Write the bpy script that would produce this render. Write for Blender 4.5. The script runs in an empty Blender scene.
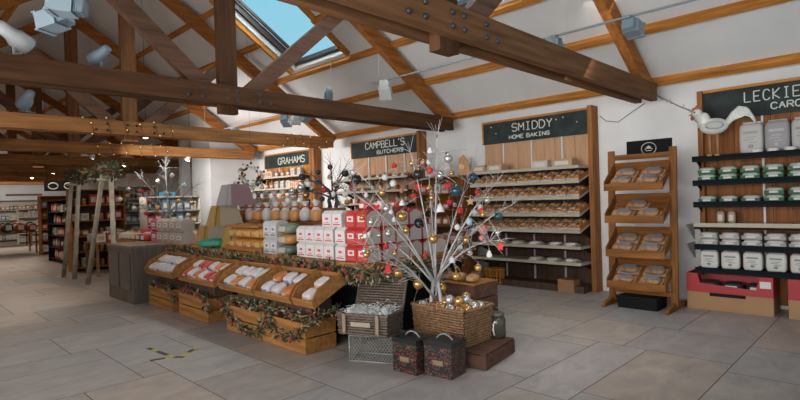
import bpy, math, random
from mathutils import Vector, Matrix
random.seed(7)
sc = bpy.context.scene
C = sc.collection
PI = math.pi

# ------------------------------------------------------------------ camera
F_PX = 520.0
YAW, PITCH, ROLL = math.radians(45.5), math.radians(-0.13), math.radians(-1.72)
CAM = Vector((0, 0, 1.5))
_fw = Vector((math.sin(YAW)*math.cos(PITCH), math.cos(YAW)*math.cos(PITCH), math.sin(PITCH)))
_r = _fw.cross(Vector((0, 0, 1))).normalized()
_u = _r.cross(_fw)
RT = math.cos(ROLL)*_r + math.sin(ROLL)*_u
UP = -math.sin(ROLL)*_r + math.cos(ROLL)*_u
FW = _fw
cd = bpy.data.cameras.new('camera')
cam = bpy.data.objects.new('camera', cd)
C.objects.link(cam)
cd.sensor_width = 36.0
cd.lens = F_PX/800*36.0
cd.clip_start = .05
cd.clip_end = 300
cam.matrix_world = Matrix(((RT.x, UP.x, -FW.x, CAM.x), (RT.y, UP.y, -FW.y, CAM.y), (RT.z, UP.z, -FW.z, CAM.z), (0, 0, 0, 1)))
sc.camera = cam

# ------------------------------------------------------------------ sky, light, exposure
sc.view_settings.view_transform = 'Standard'
sc.view_settings.look = 'None'
sc.view_settings.gamma = 1.0
sc.view_settings.exposure = 0.0
w = bpy.data.worlds.new('sky')
sc.world = w
w.use_nodes = True
nt = w.node_tree
bg = nt.nodes['Background']
tc = nt.nodes.new('ShaderNodeTexCoord')
sp = nt.nodes.new('ShaderNodeSeparateXYZ')
cr = nt.nodes.new('ShaderNodeValToRGB')
cr.color_ramp.elements[0].position = 0.0
cr.color_ramp.elements[0].color = (.30, .52, .62, 1)
cr.color_ramp.elements[1].position = .8
cr.color_ramp.elements[1].color = (.11, .50, .70, 1)
nt.links.new(tc.outputs['Generated'], sp.inputs[0])
nt.links.new(sp.outputs[2], cr.inputs[0])
nt.links.new(cr.outputs[0], bg.inputs[0])
bg.inputs[1].default_value = 1.25

def area(name, loc, target, sx, sy, power, col=(1, 1, 1), spread=180):
    l = bpy.data.lights.new(name, 'AREA')
    l.shape = 'RECTANGLE'
    l.size, l.size_y = sx, sy
    l.energy = power
    l.color = col
    l.spread = math.radians(spread)
    o = bpy.data.objects.new(name, l)
    C.objects.link(o)
    o.location = loc
    o.rotation_euler = (Vector(target)-Vector(loc)).to_track_quat('-Z', 'Y').to_euler()
    return o
# daylight through the glazing of the left wall and the shop front behind the viewer
area('left_window_daylight', (-1.45, 2.2, 1.7), (7.85, 3.6, 3.3), 6.5, 2.0, 185, (1.0, .98, .96), 110)
area('shop_front_daylight', (3.2, -3.9, 1.7), (3.6, 6, 1.4), 8.0, 2.6, 38, (.95, .97, 1.0))
# daylight down the roof lights
for y in (4.3, 7.65):
    area('roof_light_daylight', (4.85, y, 5.5), (3.6, y-.6, 1.5), .9, 1.3, 95, (.86, .95, 1.0))
area('wall_fill_light', (3.7, 11.4, 2.5), (7.8, 11.2, 1.9), 2.6, .8, 110, (1.0, .97, .94), 120)  # added fill that brightens the far shelf wall, not a fitted lamp
area('rail_track_light', (5.7, 2.6, 3.2), (7.6, 2.9, 1.3), .4, 6.5, 22, (1.0, .96, .90), 140)
area('tie_beam_fill_light', (.9, 7.7, 2.5), (.9, 9.5, 2.9), 2.6, 1.0, 15, (1.0, .95, .88), 180)  # added fill that brightens the third tie beam, no lamp stands here
area('far_wall_fill_light', (3.2, 28.2, 2.5), (3.2, 32, 2.2), 6.0, .6, 45, (1.0, .97, .93), 130)  # added fill aimed at the end wall to lift its brightness
# rows of lit track heads of the long hall
for y, e in ((10.2, 45), (17.0, 85), (25.5, 150)):
    area('hall_track_light', (2.6, y, 2.65), (2.6, y, 0), 5.5, 2.4, e, (1.0, .86, .70))

# ------------------------------------------------------------------ point helpers (a pixel of the photo met with a known plane of the place)
def ray(px, py):
    return FW + RT*((px-400)/F_PX) - UP*((py-200)/F_PX)
def at_x(px, py, x):
    d = ray(px, py); return CAM + d*((x-CAM.x)/d.x)
def at_y(px, py, y):
    d = ray(px, py); return CAM + d*((y-CAM.y)/d.y)
def at_z(px, py, z):
    d = ray(px, py); return CAM + d*((z-CAM.z)/d.z)
def at_d(px, py, dist):
    return CAM + ray(px, py)*dist
def to_px(p):
    v = Vector(p)-CAM; d = v.dot(FW)
    return (400+F_PX*v.dot(RT)/d, 200-F_PX*v.dot(UP)/d, d)

# ------------------------------------------------------------------ materials
MATS = {}
def mat(name, col, rough=.7, metal=0.0, var=0.0, scale=6.0, stretch=None, bump=0.0, emit=None, spec=.4, col2=None, coat=0.0):
    if name in MATS: return MATS[name]
    m = bpy.data.materials.new(name); m.use_nodes = True
    n = m.node_tree; b = n.nodes['Principled BSDF']
    b.inputs['Roughness'].default_value = rough
    b.inputs['Metallic'].default_value = metal
    b.inputs['Specular IOR Level'].default_value = spec
    b.inputs['Coat Weight'].default_value = coat
    c = (*col, 1)
    b.inputs['Base Color'].default_value = c
    if var or bump or col2:
        t = n.nodes.new('ShaderNodeTexCoord'); mp = n.nodes.new('ShaderNodeMapping')
        n.links.new(t.outputs['Object'], mp.inputs[0])
        mp.inputs['Scale'].default_value = stretch or (1, 1, 1)
        no = n.nodes.new('ShaderNodeTexNoise'); no.inputs['Scale'].default_value = scale; no.inputs['Detail'].default_value = 6
        n.links.new(mp.outputs[0], no.inputs['Vector'])
        r = n.nodes.new('ShaderNodeValToRGB')
        r.color_ramp.elements[0].position = .3; r.color_ramp.elements[1].position = .7
        hi = col2 or tuple(min(1, x*(1+var)) for x in col)
        lo = col if col2 else tuple(x*(1-var) for x in col)
        r.color_ramp.elements[0].color = (*lo, 1); r.color_ramp.elements[1].color = (*hi, 1)
        n.links.new(no.outputs[0], r.inputs[0]); n.links.new(r.outputs[0], b.inputs['Base Color'])
        if bump:
            bp = n.nodes.new('ShaderNodeBump'); bp.inputs['Strength'].default_value = bump; bp.inputs['Distance'].default_value = .02
            n.links.new(no.outputs[0], bp.inputs['Height']); n.links.new(bp.outputs[0], b.inputs['Normal'])
    if emit:
        b.inputs['Emission Color'].default_value = (*emit[0], 1); b.inputs['Emission Strength'].default_value = emit[1]
    MATS[name] = m
    return m
def wood(name, col, axis=0, var=.35, rough=.6):
    st = [9, 9, 9]; st[axis] = .7
    return mat(name+'xyz'[axis], col, .75, var=var, scale=2.2, stretch=tuple(st), bump=.15, spec=.2)
BEAM = (.082, .034, .014); PINE = (.46, .18, .032); RACKW = (.20, .075, .018); PLY = (.50, .30, .175)
DARKW = (.09, .05, .035); CRATEW = (.30, .128, .036)
M_PLASTER = mat('painted_plaster', (.68, .675, .67), .9, var=.05, scale=2.5, bump=.05)
M_CEIL = mat('ceiling_plaster', (.68, .675, .665), .9, var=.05, scale=1.5)
M_CHALK = mat('chalkboard', (.022, .032, .030), .8, var=.5, scale=5)
M_LETTER = mat('chalk_line', (.62, .64, .60), .9)
M_WHITE = mat('white_paint', (.62, .60, .57), .6)
M_CARD = mat('white_card', (.60, .56, .54), .6)
M_RED = mat('red_card', (.36, .02, .022), .5)
M_DKRED = mat('dark_red_card', (.22, .02, .02), .5)
M_BLACK = mat('black_metal', (.010, .010, .011), .7, spec=.12)
M_DKBLUE = mat('blue_black_shelf', (.007, .012, .016), .85, spec=.08)
M_CREAM = mat('cream_shelf_lip', (.42, .36, .27), .6)
M_SHELF = mat('pale_shelf_board', (.42, .37, .31), .6)
M_BREAD = mat('baked_crust', (.50, .22, .065), .6, var=.4, scale=14)
M_BAG = mat('pale_film', (.50, .47, .43), .35)
M_SPOT = mat('spotlight_grey', (.22, .28, .32), .4)
M_SPOTW = mat('spotlight_white', (.62, .63, .62), .4)
M_LENS = mat('spotlight_lens', (.3, .3, .3), .2)
M_LIT = mat('lit_lens', (1, .95, .85), .3, emit=((1, .93, .80), 22.0))
M_GOLD = mat('gold_glass', (.55, .30, .10), .22, metal=.7)
M_SILVER = mat('silver_glass', (.55, .53, .52), .22, metal=.7)
M_TEAL = mat('dark_teal_glass', (.03, .07, .09), .12, metal=.3)
M_BLKGL = mat('black_glass', (.02, .025, .025), .15, metal=.2)
M_REDFELT = mat('red_felt', (.50, .02, .025), .8)
M_STEEL = mat('bolt_steel', (.06, .065, .075), .5, metal=.6)

# ------------------------------------------------------------------ mesh builder
class MB:
    def __init__(s): s.v = []; s.f = []; s.m = []; s.sm = []; s.mi = 0
    def add(s, vs, fs, smooth=False, mi=None):
        o = len(s.v); s.v += [tuple(v) for v in vs]
        for f in fs:
            s.f.append(tuple(i+o for i in f)); s.m.append(s.mi if mi is None else mi); s.sm.append(smooth)
        return s
    def box(s, x0, x1, y0, y1, z0, z1, M=None, mi=None):
        vs = [Vector((x, y, z)) for x in (x0, x1) for y in (y0, y1) for z in (z0, z1)]
        if M is not None: vs = [M @ v for v in vs]
        return s.add(vs, [(0, 1, 3, 2), (4, 6, 7, 5), (0, 4, 5, 1), (2, 3, 7, 6), (0, 2, 6, 4), (1, 5, 7, 3)], mi=mi)
    def beam(s, a, b, wd, h, upv=(0, 0, 1), mi=None):
        a, b = Vector(a), Vector(b); d = (b-a).normalized(); sd = d.cross(Vector(upv)).normalized(); u = sd.cross(d)
        vs = [p+sd*(i*wd/2)+u*(j*h/2) for p in (a, b) for i in (-1, 1) for j in (-1, 1)]
        return s.add(vs, [(0, 1, 3, 2), (4, 6, 7, 5), (0, 4, 5, 1), (2, 3, 7, 6), (0, 2, 6, 4), (1, 5, 7, 3)], mi=mi)
    def tube(s, pts, r0, r1=None, n=6, mi=None, caps=True):
        pts = [Vector(p) for p in pts]; r1 = r0 if r1 is None else r1; k = len(pts); vs = []
        for i, p in enumerate(pts):
            d = (pts[min(i+1, k-1)]-pts[max(i-1, 0)]).normalized()
            ref = Vector((0, 0, 1)) if abs(d.z) < .9 else Vector((1, 0, 0))
            sd = d.cross(ref).normalized(); u = sd.cross(d); r = r0+(r1-r0)*i/(k-1)
            vs += [p+(sd*math.cos(2*PI*j/n)+u*math.sin(2*PI*j/n))*r for j in range(n)]
        fs = [(i*n+j, i*n+(j+1) % n, (i+1)*n+(j+1) % n, (i+1)*n+j) for i in range(k-1) for j in range(n)]
        if caps: fs += [tuple(range(n))[::-1], tuple((k-1)*n+j for j in range(n))]
        return s.add(vs, fs, True, mi)
    def lathe(s, prof, n=14, M=None, mi=None):
        vs = []
        for r, z in prof:
            for j in range(n): vs.append(Vector((r*math.cos(2*PI*j/n), r*math.sin(2*PI*j/n), z)))
        if M is not None: vs = [M @ v for v in vs]
        k = len(prof)
        fs = [(i*n+j, i*n+(j+1) % n, (i+1)*n+(j+1) % n, (i+1)*n+j) for i in range(k-1) for j in range(n)]
        fs += [tuple(range(n))[::-1], tuple((k-1)*n+j for j in range(n))]
        return s.add(vs, fs, True, mi)
    def ball(s, c, r, n=12, k=8, sc3=(1, 1, 1), e=1.0, M=None, mi=None):
        def sp_(a): return math.copysign(abs(a)**e, a)
        vs = []
        for i in range(k+1):
            t = -PI/2+PI*i/k
            for j in range(n):
                a = 2*PI*j/n
                v = Vector((sp_(math.cos(t))*sp_(math.cos(a))*r*sc3[0], sp_(math.cos(t))*sp_(math.sin(a))*r*sc3[1], sp_(math.sin(t))*r*sc3[2]))
                if M is not None: v = M @ v
                vs.append(v+Vector(c))
        fs = [(i*n+j, i*n+(j+1) % n, (i+1)*n+(j+1) % n, (i+1)*n+j) for i in range(k) for j in range(n)]
        return s.add(vs, fs, True, mi)
    def prism(s, poly, axis, a, b, mi=None):
        """poly: 2-D points; axis: the extruded axis, a..b"""
        def P(p, t):
            q = list(p); q.insert(axis, t); return Vector(q)
        n = len(poly)
        vs = [P(p, a) for p in poly]+[P(p, b) for p in poly]
        fs = [tuple(range(n))[::-1], tuple(range(n, 2*n))]+[(i, (i+1) % n, n+(i+1) % n, n+i) for i in range(n)]
        return s.add(vs, fs, mi=mi)
    def mesh(s, name, mats):
        me = bpy.data.meshes.new(name)
        me.from_pydata(s.v, [], s.f)
        if not isinstance(mats, (list, tuple)): mats = [mats]
        for m in mats: me.materials.append(m)
        me.polygons.foreach_set('material_index', s.m)
        me.polygons.foreach_set('use_smooth', s.sm)
        me.update()
        import bmesh
        bm = bmesh.new(); bm.from_mesh(me); bmesh.ops.recalc_face_normals(bm, faces=bm.faces); bm.to_mesh(me); bm.free()
        return me
    def build(s, name, mats, parent=None, loc=None):
        o = bpy.data.objects.new(name, s.mesh(name, mats)); C.objects.link(o)
        if parent is not None: o.parent = parent
        if loc is not None: o.location = loc
        return o

def tag(o, label=None, cat=None, group=None, kind=None):
    if label: o['label'] = label
    if cat: o['category'] = cat
    if group: o['group'] = group
    if kind: o['kind'] = kind
    return o
def thing(name, label, cat, loc=(0, 0, 0), rz=0.0, group=None):
    o = bpy.data.objects.new(name, None); C.objects.link(o)
    o.location = loc; o.rotation_euler = (0, 0, rz)
    return tag(o, label, cat, group)
def struct(name, mb, m):
    return tag(mb.build(name, m), kind='structure')
def MLoc(x, y, z, rz=0.0, rx=0.0, ry=0.0):
    return Matrix.Translation((x, y, z)) @ Matrix.Rotation(rz, 4, 'Z') @ Matrix.Rotation(ry, 4, 'Y') @ Matrix.Rotation(rx, 4, 'X')

# templates: the first of a kind is a list of (part name, mesh); every copy is its own object with its own parts
TPL = {}
def template(key, parts):
    if key not in TPL: TPL[key] = parts()
    return TPL[key]
def place(key, parts, name, loc, rz, label, cat, group=None, scale=(1, 1, 1), rx=0, ry=0):
    t = template(key, parts)
    root = bpy.data.objects.new(name, t[0][1]); C.objects.link(root)
    root.location = loc; root.rotation_euler = (rx, ry, rz); root.scale = scale
    for pn, me in t[1:]:
        c = bpy.data.objects.new(pn, me); C.objects.link(c); c.parent = root
    return tag(root, label, cat, group)

# ------------------------------------------------------------------ stroke lettering
STROKES = {
 'A': [[(0, 0), (.5, 1), (1, 0)], [(.2, .4), (.8, .4)]], 'B': [[(0, 0), (0, 1), (.7, 1), (.9, .85), (.9, .65), (.7, .52), (0, .52)], [(.7, .52), (1, .38), (1, .15), (.8, 0), (0, 0)]],
 'C': [[(1, .8), (.75, 1), (.25, 1), (0, .75), (0, .25), (.25, 0), (.75, 0), (1, .2)]], 'D': [[(0, 0), (0, 1), (.6, 1), (1, .7), (1, .3), (.6, 0), (0, 0)]],
 'E': [[(1, 1), (0, 1), (0, 0), (1, 0)], [(0, .5), (.8, .5)]], 'G': [[(1, .8), (.75, 1), (.25, 1), (0, .75), (0, .25), (.25, 0), (.75, 0), (1, .2), (1, .45), (.6, .45)]],
 'H': [[(0, 0), (0, 1)], [(1, 0), (1, 1)], [(0, .5), (1, .5)]], 'I': [[(.5, 0), (.5, 1)], [(.2, 1), (.8, 1)], [(.2, 0), (.8, 0)]],
 'K': [[(0, 0), (0, 1)], [(1, 1), (0, .45), (1, 0)]], 'L': [[(0, 1), (0, 0), (1, 0)]], 'M': [[(0, 0), (0, 1), (.5, .4), (1, 1), (1, 0)]],
 'N': [[(0, 0), (0, 1), (1, 0), (1, 1)]], 'O': [[(.25, 0), (0, .25), (0, .75), (.25, 1), (.75, 1), (1, .75), (1, .25), (.75, 0), (.25, 0)]],
 'P': [[(0, 0), (0, 1), (.8, 1), (1, .8), (1, .6), (.8, .45), (0, .45)]], 'R': [[(0, 0), (0, 1), (.8, 1), (1, .8), (1, .65), (.8, .5), (0, .5)], [(.5, .5), (1, 0)]],
 'S': [[(1, .85), (.75, 1), (.25, 1), (0, .8), (0, .65), (.25, .52), (.75, .48), (1, .35), (1, .2), (.75, 0), (.25, 0), (0, .15)]],
 'T': [[(0, 1), (1, 1)], [(.5, 1), (.5, 0)]], 'U': [[(0, 1), (0, .25), (.25, 0), (.75, 0), (1, .25), (1, 1)]], 'Y': [[(0, 1), (.5, .5), (1, 1)], [(.5, .5), (.5, 0)]],
 'F': [[(1, 1), (0, 1), (0, 0)], [(0, .5), (.8, .5)]], "'": [[(.3, 1.05), (.15, .8)]], ' ': []}
def lettering(parent, text, x, y_left, z0, h, wd, gap, t, material, name='lettering'):
    """strokes on a board facing -X; text runs towards -Y (left to right for the viewer)"""
    mb = MB(); y = y_left
    for ch in text:
        for st in STROKES.get(ch, []):
            for (a, b), (c, d) in zip(st, st[1:]):
                mb.beam((x, y-a*wd, z0+b*h), (x, y-c*wd, z0+d*h), t, .006, upv=(1, 0, 0))
        y -= (wd*.5 if ch in "' " else wd)+gap
    return mb.build(name, material, parent)

# ================================================================== THE SETTING
XW, XR, XL = 7.85, 3.15, -1.55
def roof_z(x):
    return 3.12+(7.594-x)*.64 if x >= XR else 3.12+(7.594-(2*XR-x))*.64
Y0, Y1 = -4.0, 32.0
# floor: slabs laid in a random modular pattern with fine joints, one mesh
def floor_mesh():
    U = .232; ox, oy = 1.18-12*U, .88-21*U
    nx, ny = 43, 158
    occ = [[False]*ny for _ in range(nx)]
    rnd = random.Random(3)
    mb = MB(); cols = []
    sizes = [(5, 2), (6, 4), (4, 3), (5, 4), (7, 3), (3, 4), (6, 2), (4, 4), (3, 5), (6, 3), (7, 2), (5, 3)]
    jy = round((6.12-oy)/U)
    pal = [(.36, .275, .225), (.34, .26, .215), (.38, .295, .24), (.325, .265, .23), (.345, .27, .235), (.385, .28, .22), (.31, .255, .225)]
    for j in range(ny):
        for i in range(nx):
            if occ[i][j]: continue
            rnd.shuffle(sizes)
            for a, b in sizes+[(3, 2), (2, 3), (2, 2), (1, 2), (2, 1), (1, 1)]:
                if i+a > nx or j+b > ny: continue
                if j < jy < j+b: continue
                if any(occ[i+p][j+q] for p in range(a) for q in range(b)): continue
                break
            for p in range(a):
                for q in range(b): occ[i+p][j+q] = True
            g = .0035
            x0, x1, y0, y1 = ox+i*U+g, ox+(i+a)*U-g, oy+j*U+g, oy+(j+b)*U-g
            n = len(mb.f)
            mb.add([(x0, y0, 0), (x1, y0, 0), (x1, y1, 0), (x0, y1, 0)], [(0, 1, 2, 3)])
            c = rnd.choice(pal); k = rnd.uniform(1.0, 1.2); cols.append((c[0]*k*.98, c[1]*k*1.09, c[2]*k*1.20))
    n = len(mb.f)
    mb.add([(XL-.2, Y0-.2, -.006), (XW+.2, Y0-.2, -.006), (XW+.2, Y1+.2, -.006), (XL-.2, Y1+.2, -.006)], [(0, 1, 2, 3)], mi=1)
    m = bpy.data.materials.new('stone_slab'); m.use_nodes = True
    t = m.node_tree; b = t.nodes['Principled BSDF']
    at = t.nodes.new('ShaderNodeAttribute'); at.attribute_name = 'slab'
    tc = t.nodes.new('ShaderNodeTexCoord'); no = t.nodes.new('ShaderNodeTexNoise'); no.inputs['Scale'].default_value = 2.6; no.inputs['Detail'].default_value = 9; no.inputs['Roughness'].default_value = .7; no.inputs['Distortion'].default_value = .6
    mp = t.nodes.new('ShaderNodeMapping'); mp.inputs['Scale'].default_value = (1, 1.6, 1)
    t.links.new(tc.outputs['Object'], mp.inputs[0]); t.links.new(mp.outputs[0], no.inputs['Vector'])
    rp = t.nodes.new('ShaderNodeValToRGB'); rp.color_ramp.elements[0].position = .3; rp.color_ramp.elements[1].position = .72
    rp.color_ramp.elements[0].color = (.66, .68, .70, 1); rp.color_ramp.elements[1].color = (1.18, 1.14, 1.08, 1)
    mx = t.nodes.new('ShaderNodeMix'); mx.data_type = 'RGBA'; mx.blend_type = 'MULTIPLY'; mx.inputs[0].default_value = 1
    t.links.new(no.outputs[0], rp.inputs[0]); t.links.new(at.outputs['Color'], mx.inputs[6]); t.links.new(rp.outputs[0], mx.inputs[7])
    t.links.new(mx.outputs[2], b.inputs['Base Color'])
    r2 = t.nodes.new('ShaderNodeMapRange'); r2.inputs[3].default_value = .33; r2.inputs[4].default_value = .5
    t.links.new(no.outputs[0], r2.inputs[0]); t.links.new(r2.outputs[0], b.inputs['Roughness'])
    b.inputs['Specular IOR Level'].default_value = .35
    o = mb.build('floor', [m, mat('grout', (.075, .062, .055), .9)])
    me = o.data
    ca = me.color_attributes.new('slab', 'FLOAT_COLOR', 'CORNER')
    for p in me.polygons:
        if p.material_index == 0:
            c = cols[p.index]
            for li in p.loop_indices: ca.data[li].color = (*c, 1)
    return o
fl = floor_mesh(); fl['kind'] = 'structure'

# walls
struct('wall_right', MB().box(XW, XW+.25, Y0, Y1, -.05, roof_z(XW)+.35), M_PLASTER)
lw = MB()
lw.box(XL-.25, XL, Y0, -1.2, -.05, 3.3); lw.box(XL-.25, XL, 5.6, Y1, -.05, 3.3)
lw.box(XL-.25, XL, -1.2, 5.6, -.05, .4); lw.box(XL-.25, XL, -1.2, 5.6, 2.75, 3.3)
struct('wall_left', lw, M_PLASTER)
fw_ = MB()
fw_.prism([(XL, -.05), (XW, -.05), (XW, roof_z(XW)), (XR, roof_z(XR)), (XL, roof_z(XL))], 1, Y1, Y1+.25)
struct('wall_far', fw_, M_PLASTER)
bw = MB()
bw.box(XL, XW, Y0-.25, Y0, 3.05, 3.2)
bw.prism([(XL, 3.05), (XW, 3.05), (XR, roof_z(XR))], 1, Y0-.25, Y0)
struct('wall_front', bw, M_PLASTER)
M_GLASS = mat('window_glass', (.9, .95, .95), .05)
M_GLASS.node_tree.nodes['Principled BSDF'].inputs['Transmission Weight'].default_value = 1.0
M_GLASS.node_tree.nodes['Principled BSDF'].inputs['IOR'].default_value = 1.05
# glazing bars of the shop front and the left window (behind the viewer)
g = MB()
for x in (-1.5, .3, 2.2, 4.1, 6.0, 7.8): g.box(x-.04, x+.04, Y0-.1, Y0-.02, 0, 3.05)
g.box(XL, XW, Y0-.1, Y0-.02, 2.2, 2.28); g.box(XL, XW, Y0-.1, Y0-.02, 0, .12)
struct('window_1', g, M_BLACK)
g = MB()
for y in (-1.16, .5, 2.2, 3.9, 5.56): g.box(XL-.12, XL-.04, y-.04, y+.04, .4, 2.75)
struct('window_2', g, M_BLACK)
# the wall that closes the aisle left of the last bay, and its column
we = MB(); we.box(6.37, XW, 13.32, 14.45, 0, roof_z(6.4)); struct('wall_return', we, M_PLASTER)
struct('trim_column', MB().box(6.28, 6.52, 14.9, 15.1, 0, 3.6), M_WHITE)

# roof: two pitched plaster ceilings; the right one has roof light openings with timber lined reveals
SKY = [(.13, 1.77), (3.63, 5.27), (7.13, 8.77)]
SX0, SX1 = 4.45, 6.0
def slope_pt(x, y, lift=0.0):
    return Vector((x+lift*.539, y, roof_z(x)+lift*.842))
cl = MB()
def slab(x0, x1, y0, y1):
    a = [slope_pt(x0, y0), slope_pt(x1, y0), slope_pt(x1, y1), slope_pt(x0, y1)]
    b = [slope_pt(x0, y0, .28), slope_pt(x1, y0, .28), slope_pt(x1, y1, .28), slope_pt(x0, y1, .28)]
    cl.add(a+b, [(0, 1, 2, 3), (4, 7, 6, 5), (0, 4, 5, 1), (1, 5, 6, 2), (2, 6, 7, 3), (3, 7, 4, 0)])
slab(XR, SX0, Y0, Y1); slab(SX1, XW+.2, Y0, Y1)
ys = [Y0]+[v for s in SKY for v in s]+[Y1]
for a, b in zip(ys[::2], ys[1::2]): slab(SX0, SX1, a, b)
x0, x1 = XL-.3, XR
za, zb = roof_z(x0), roof_z(x1)
cl.add([(x0, Y0, za), (x1, Y0, zb), (x1, Y1, zb), (x0, Y1, za), (x0, Y0, za+.3), (x1, Y0, zb+.3), (x1, Y1, zb+.3), (x0, Y1, za+.3)],
       [(0, 1, 2, 3), (4, 7, 6, 5), (0, 4, 5, 1), (1, 5, 6, 2), (2, 6, 7, 3), (3, 7, 4, 0)])
struct('ceiling', cl, M_CEIL)
M_DKFRAME = mat('roof_window_frame', (.055, .035, .028), .5)
for i, (a, b) in enumerate(SKY):
    fr = MB()
    for yy in (a+.03, b-.03): fr.beam(slope_pt(SX0, yy, .16), slope_pt(SX1, yy, .16), .06, .12)
    for xx in (SX0+.03, SX1-.03): fr.beam(slope_pt(xx, a, .16), slope_pt(xx, b, .16), .06, .12, upv=(.54, 0, .84))
    for yy in (a+.10, b-.10): fr.beam(slope_pt(SX0, yy, .24), slope_pt(SX1, yy, .24), .04, .05)
    o = struct('window_%d' % (i+3), fr, M_DKFRAME)
    gl = MB(); gl.add([slope_pt(SX0, a, .235), slope_pt(SX1, a, .235), slope_pt(SX1, b, .235), slope_pt(SX0, b, .235)], [(0, 1, 2, 3)])
    gl.build('pane', M_GLASS, o)
    # orange timber trimmers around the opening
    for nm, (p, q) in (('trim_%d' % (i*3+1), ((SX0-.1, a-.06), (6.02, a-.06))), ('trim_%d' % (i*3+2), ((SX0-.1, b+.06), (6.02, b+.06)))):
        tb = MB(); tb.beam(slope_pt(p[0], p[1], -.04), slope_pt(q[0], q[1], -.04), .06, .10)
        struct(nm, tb, wood('pine', PINE, 0))

# ------------------------------------------------------------------ timber roof
ORD = ['first', 'second', 'third', 'fourth', 'fifth', 'sixth', 'seventh', 'eighth', 'ninth', 'tenth', 'eleventh', 'twelfth']
M_PX, M_PY = wood('pine', PINE, 0), wood('pine', PINE, 1)
M_BX, M_BZ = wood('oak_stained_shaded', BEAM, 0), wood('oak_stained_shaded', BEAM, 2)  # dark stain, deepened in colour for the shade on the second truss
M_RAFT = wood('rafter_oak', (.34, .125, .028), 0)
M_BX2, M_BZ2 = wood('oak_lit', (.34, .15, .05), 0), wood('oak_lit', (.22, .095, .038), 2)  # lighter copy of the oak: lamplight on the farther trusses painted in
M_STRUT = wood('strut_oak', (.13, .065, .04), 0)
ZB, ZT = 2.72, 2.95
def rafter_z(x):
    return 3.004+(7.594-x)*.64 if x >= XR else 3.004+(7.594-(2*XR-x))*.64
for k in range(9):
    Y = 2.563+3.5*k
    lab = 'nearest of the timber roof trusses, its bolted tie beam cropped by the photo top' if k == 0 else '%s timber roof truss back from the viewer with tie beam, king post and struts' % ORD[k]
    t = thing('roof_truss', lab, 'roof truss', (0, 0, 0), 0, 'roof trusses spanning the hall')
    for s in (-1, 1):
        b = MB(); b.box(XL+.02, 7.47, Y+s*.10-.045, Y+s*.10+.045, ZB, ZT); b.build('tie_beam', (wood('oak_part_lit', (.165, .072, .030), 0), M_BX)[k] if k < 2 else M_BX2, t)  # nearest beam's colour raised to carry the shop light falling on it
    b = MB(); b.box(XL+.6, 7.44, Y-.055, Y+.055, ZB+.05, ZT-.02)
    b.build('gap_filler', mat('gap_shade', (.03, .018, .012), .8), t)  # near-black filler: shade of the slot between the planks, put into colour
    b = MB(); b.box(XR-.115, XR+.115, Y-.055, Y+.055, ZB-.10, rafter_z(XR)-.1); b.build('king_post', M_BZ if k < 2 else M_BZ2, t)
    for s in (-1, 1):
        b = MB(); xe = XR+s*4.42
        b.beam((XR, Y, rafter_z(XR)-.13), (xe, Y, rafter_z(xe)-.13), .12, .22); b.build('rafter', M_RAFT, t)
        b = MB(); xa, xb = XR+s*.22, XR+s*1.95
        b.beam((xa, Y, ZB+.13), (xb, Y, rafter_z(xb)-.2), .10, .19); b.build('strut', M_STRUT, t)
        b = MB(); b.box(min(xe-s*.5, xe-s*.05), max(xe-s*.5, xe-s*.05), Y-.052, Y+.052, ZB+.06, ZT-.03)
        b.build('heel_block', mat('gap_shade', (.03, .018, .012)), t)
    if k < 3:
        for x in (XR-.55, XR-.38, XR-.07, XR+.07, XR+.36, XR+.52):
            for z in (ZB+.06, ZB+.165):
                if abs(x-XR) > .5 and z > ZB+.1: continue
                b = MB(); b.lathe([(.024, -.012), (.024, .004), (.012, .014)], 8, Matrix.Translation((x, Y-.152, z)) @ Matrix.Rotation(PI/2, 4, 'X')); b.build('bolt', M_STEEL, t)
for side in (1, -1):
    for i, dx in enumerate((0.0, .93, 1.72, 2.5, 3.3)):
        x = 7.70-dx if i == 0 else 7.82-dx
        xx = x if side > 0 else 2*XR-x
        segs = [(Y0, Y1)]
        if side > 0 and SX0-.1 < xx < SX1+.1:
            segs = list(zip(ys[::2], ys[1::2]))
        lab = '%s timber purlin up the %s roof slope' % (['lowest, wall plate', 'second', 'third', 'fourth', 'fifth'][i], 'right' if side > 0 else 'left')
        t = thing('roof_purlin', lab, 'purlin', (0, 0, 0), 0, 'purlins along the roof slopes')
        n = Vector((side*.539, 0, .842))
        for a, b_ in segs:
            b = MB(); p = Vector((xx, a+.005, roof_z(xx)))-n*.045; q = Vector((xx, b_-.005, roof_z(xx)))-n*.045
            b.beam(p, q, .085, .10, upv=n); b.build('timber', M_PY, t)

# ================================================================== GOODS (local frame: base at z=0, front faces -X, width along Y)
def col_mat(c, rough=.6):
    return mat('dye_%02d_%02d_%02d' % tuple(int(x*99) for x in c), c, rough)
def t_bread(dx=.20, dy=.19, crust=M_BREAD):
    def f():
        a = MB(); a.prism([(-dx*.42, 0), (dx*.42, 0), (dx*.5, .025), (-dx*.5, .025)], 1, -dy/2, dy/2)
        b = MB()
        for i in (-1, 0, 1): b.ball((0, i*dy*.30, .038), .5, 8, 6, (dx*.95, dy*.31, .07), .8)
        c = MB(); c.box(-dx*.36, -dx*.02, -dy*.12, dy*.20, .068, .076)
        return [('tray', a.mesh('tray', M_CARD)), ('bread', b.mesh('bread', crust)), ('label', c.mesh('label', M_CARD))]
    return f
def t_pillow(c, dx=.12, dy=.18, dz=.10, lab=(.6, .58, .55), e=.55):
    def f():
        a = MB(); a.ball((0, 0, dz/2), .5, 14, 8, (dx, dy, dz), e)
        b = MB(); b.box(-dx*.52, -dx*.42, -dy*.26, dy*.26, dz*.25, dz*.72)
        return [('bag', a.mesh('bag', col_mat(c, .4))), ('label', b.mesh('label', col_mat(lab)))]
    return f
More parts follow.
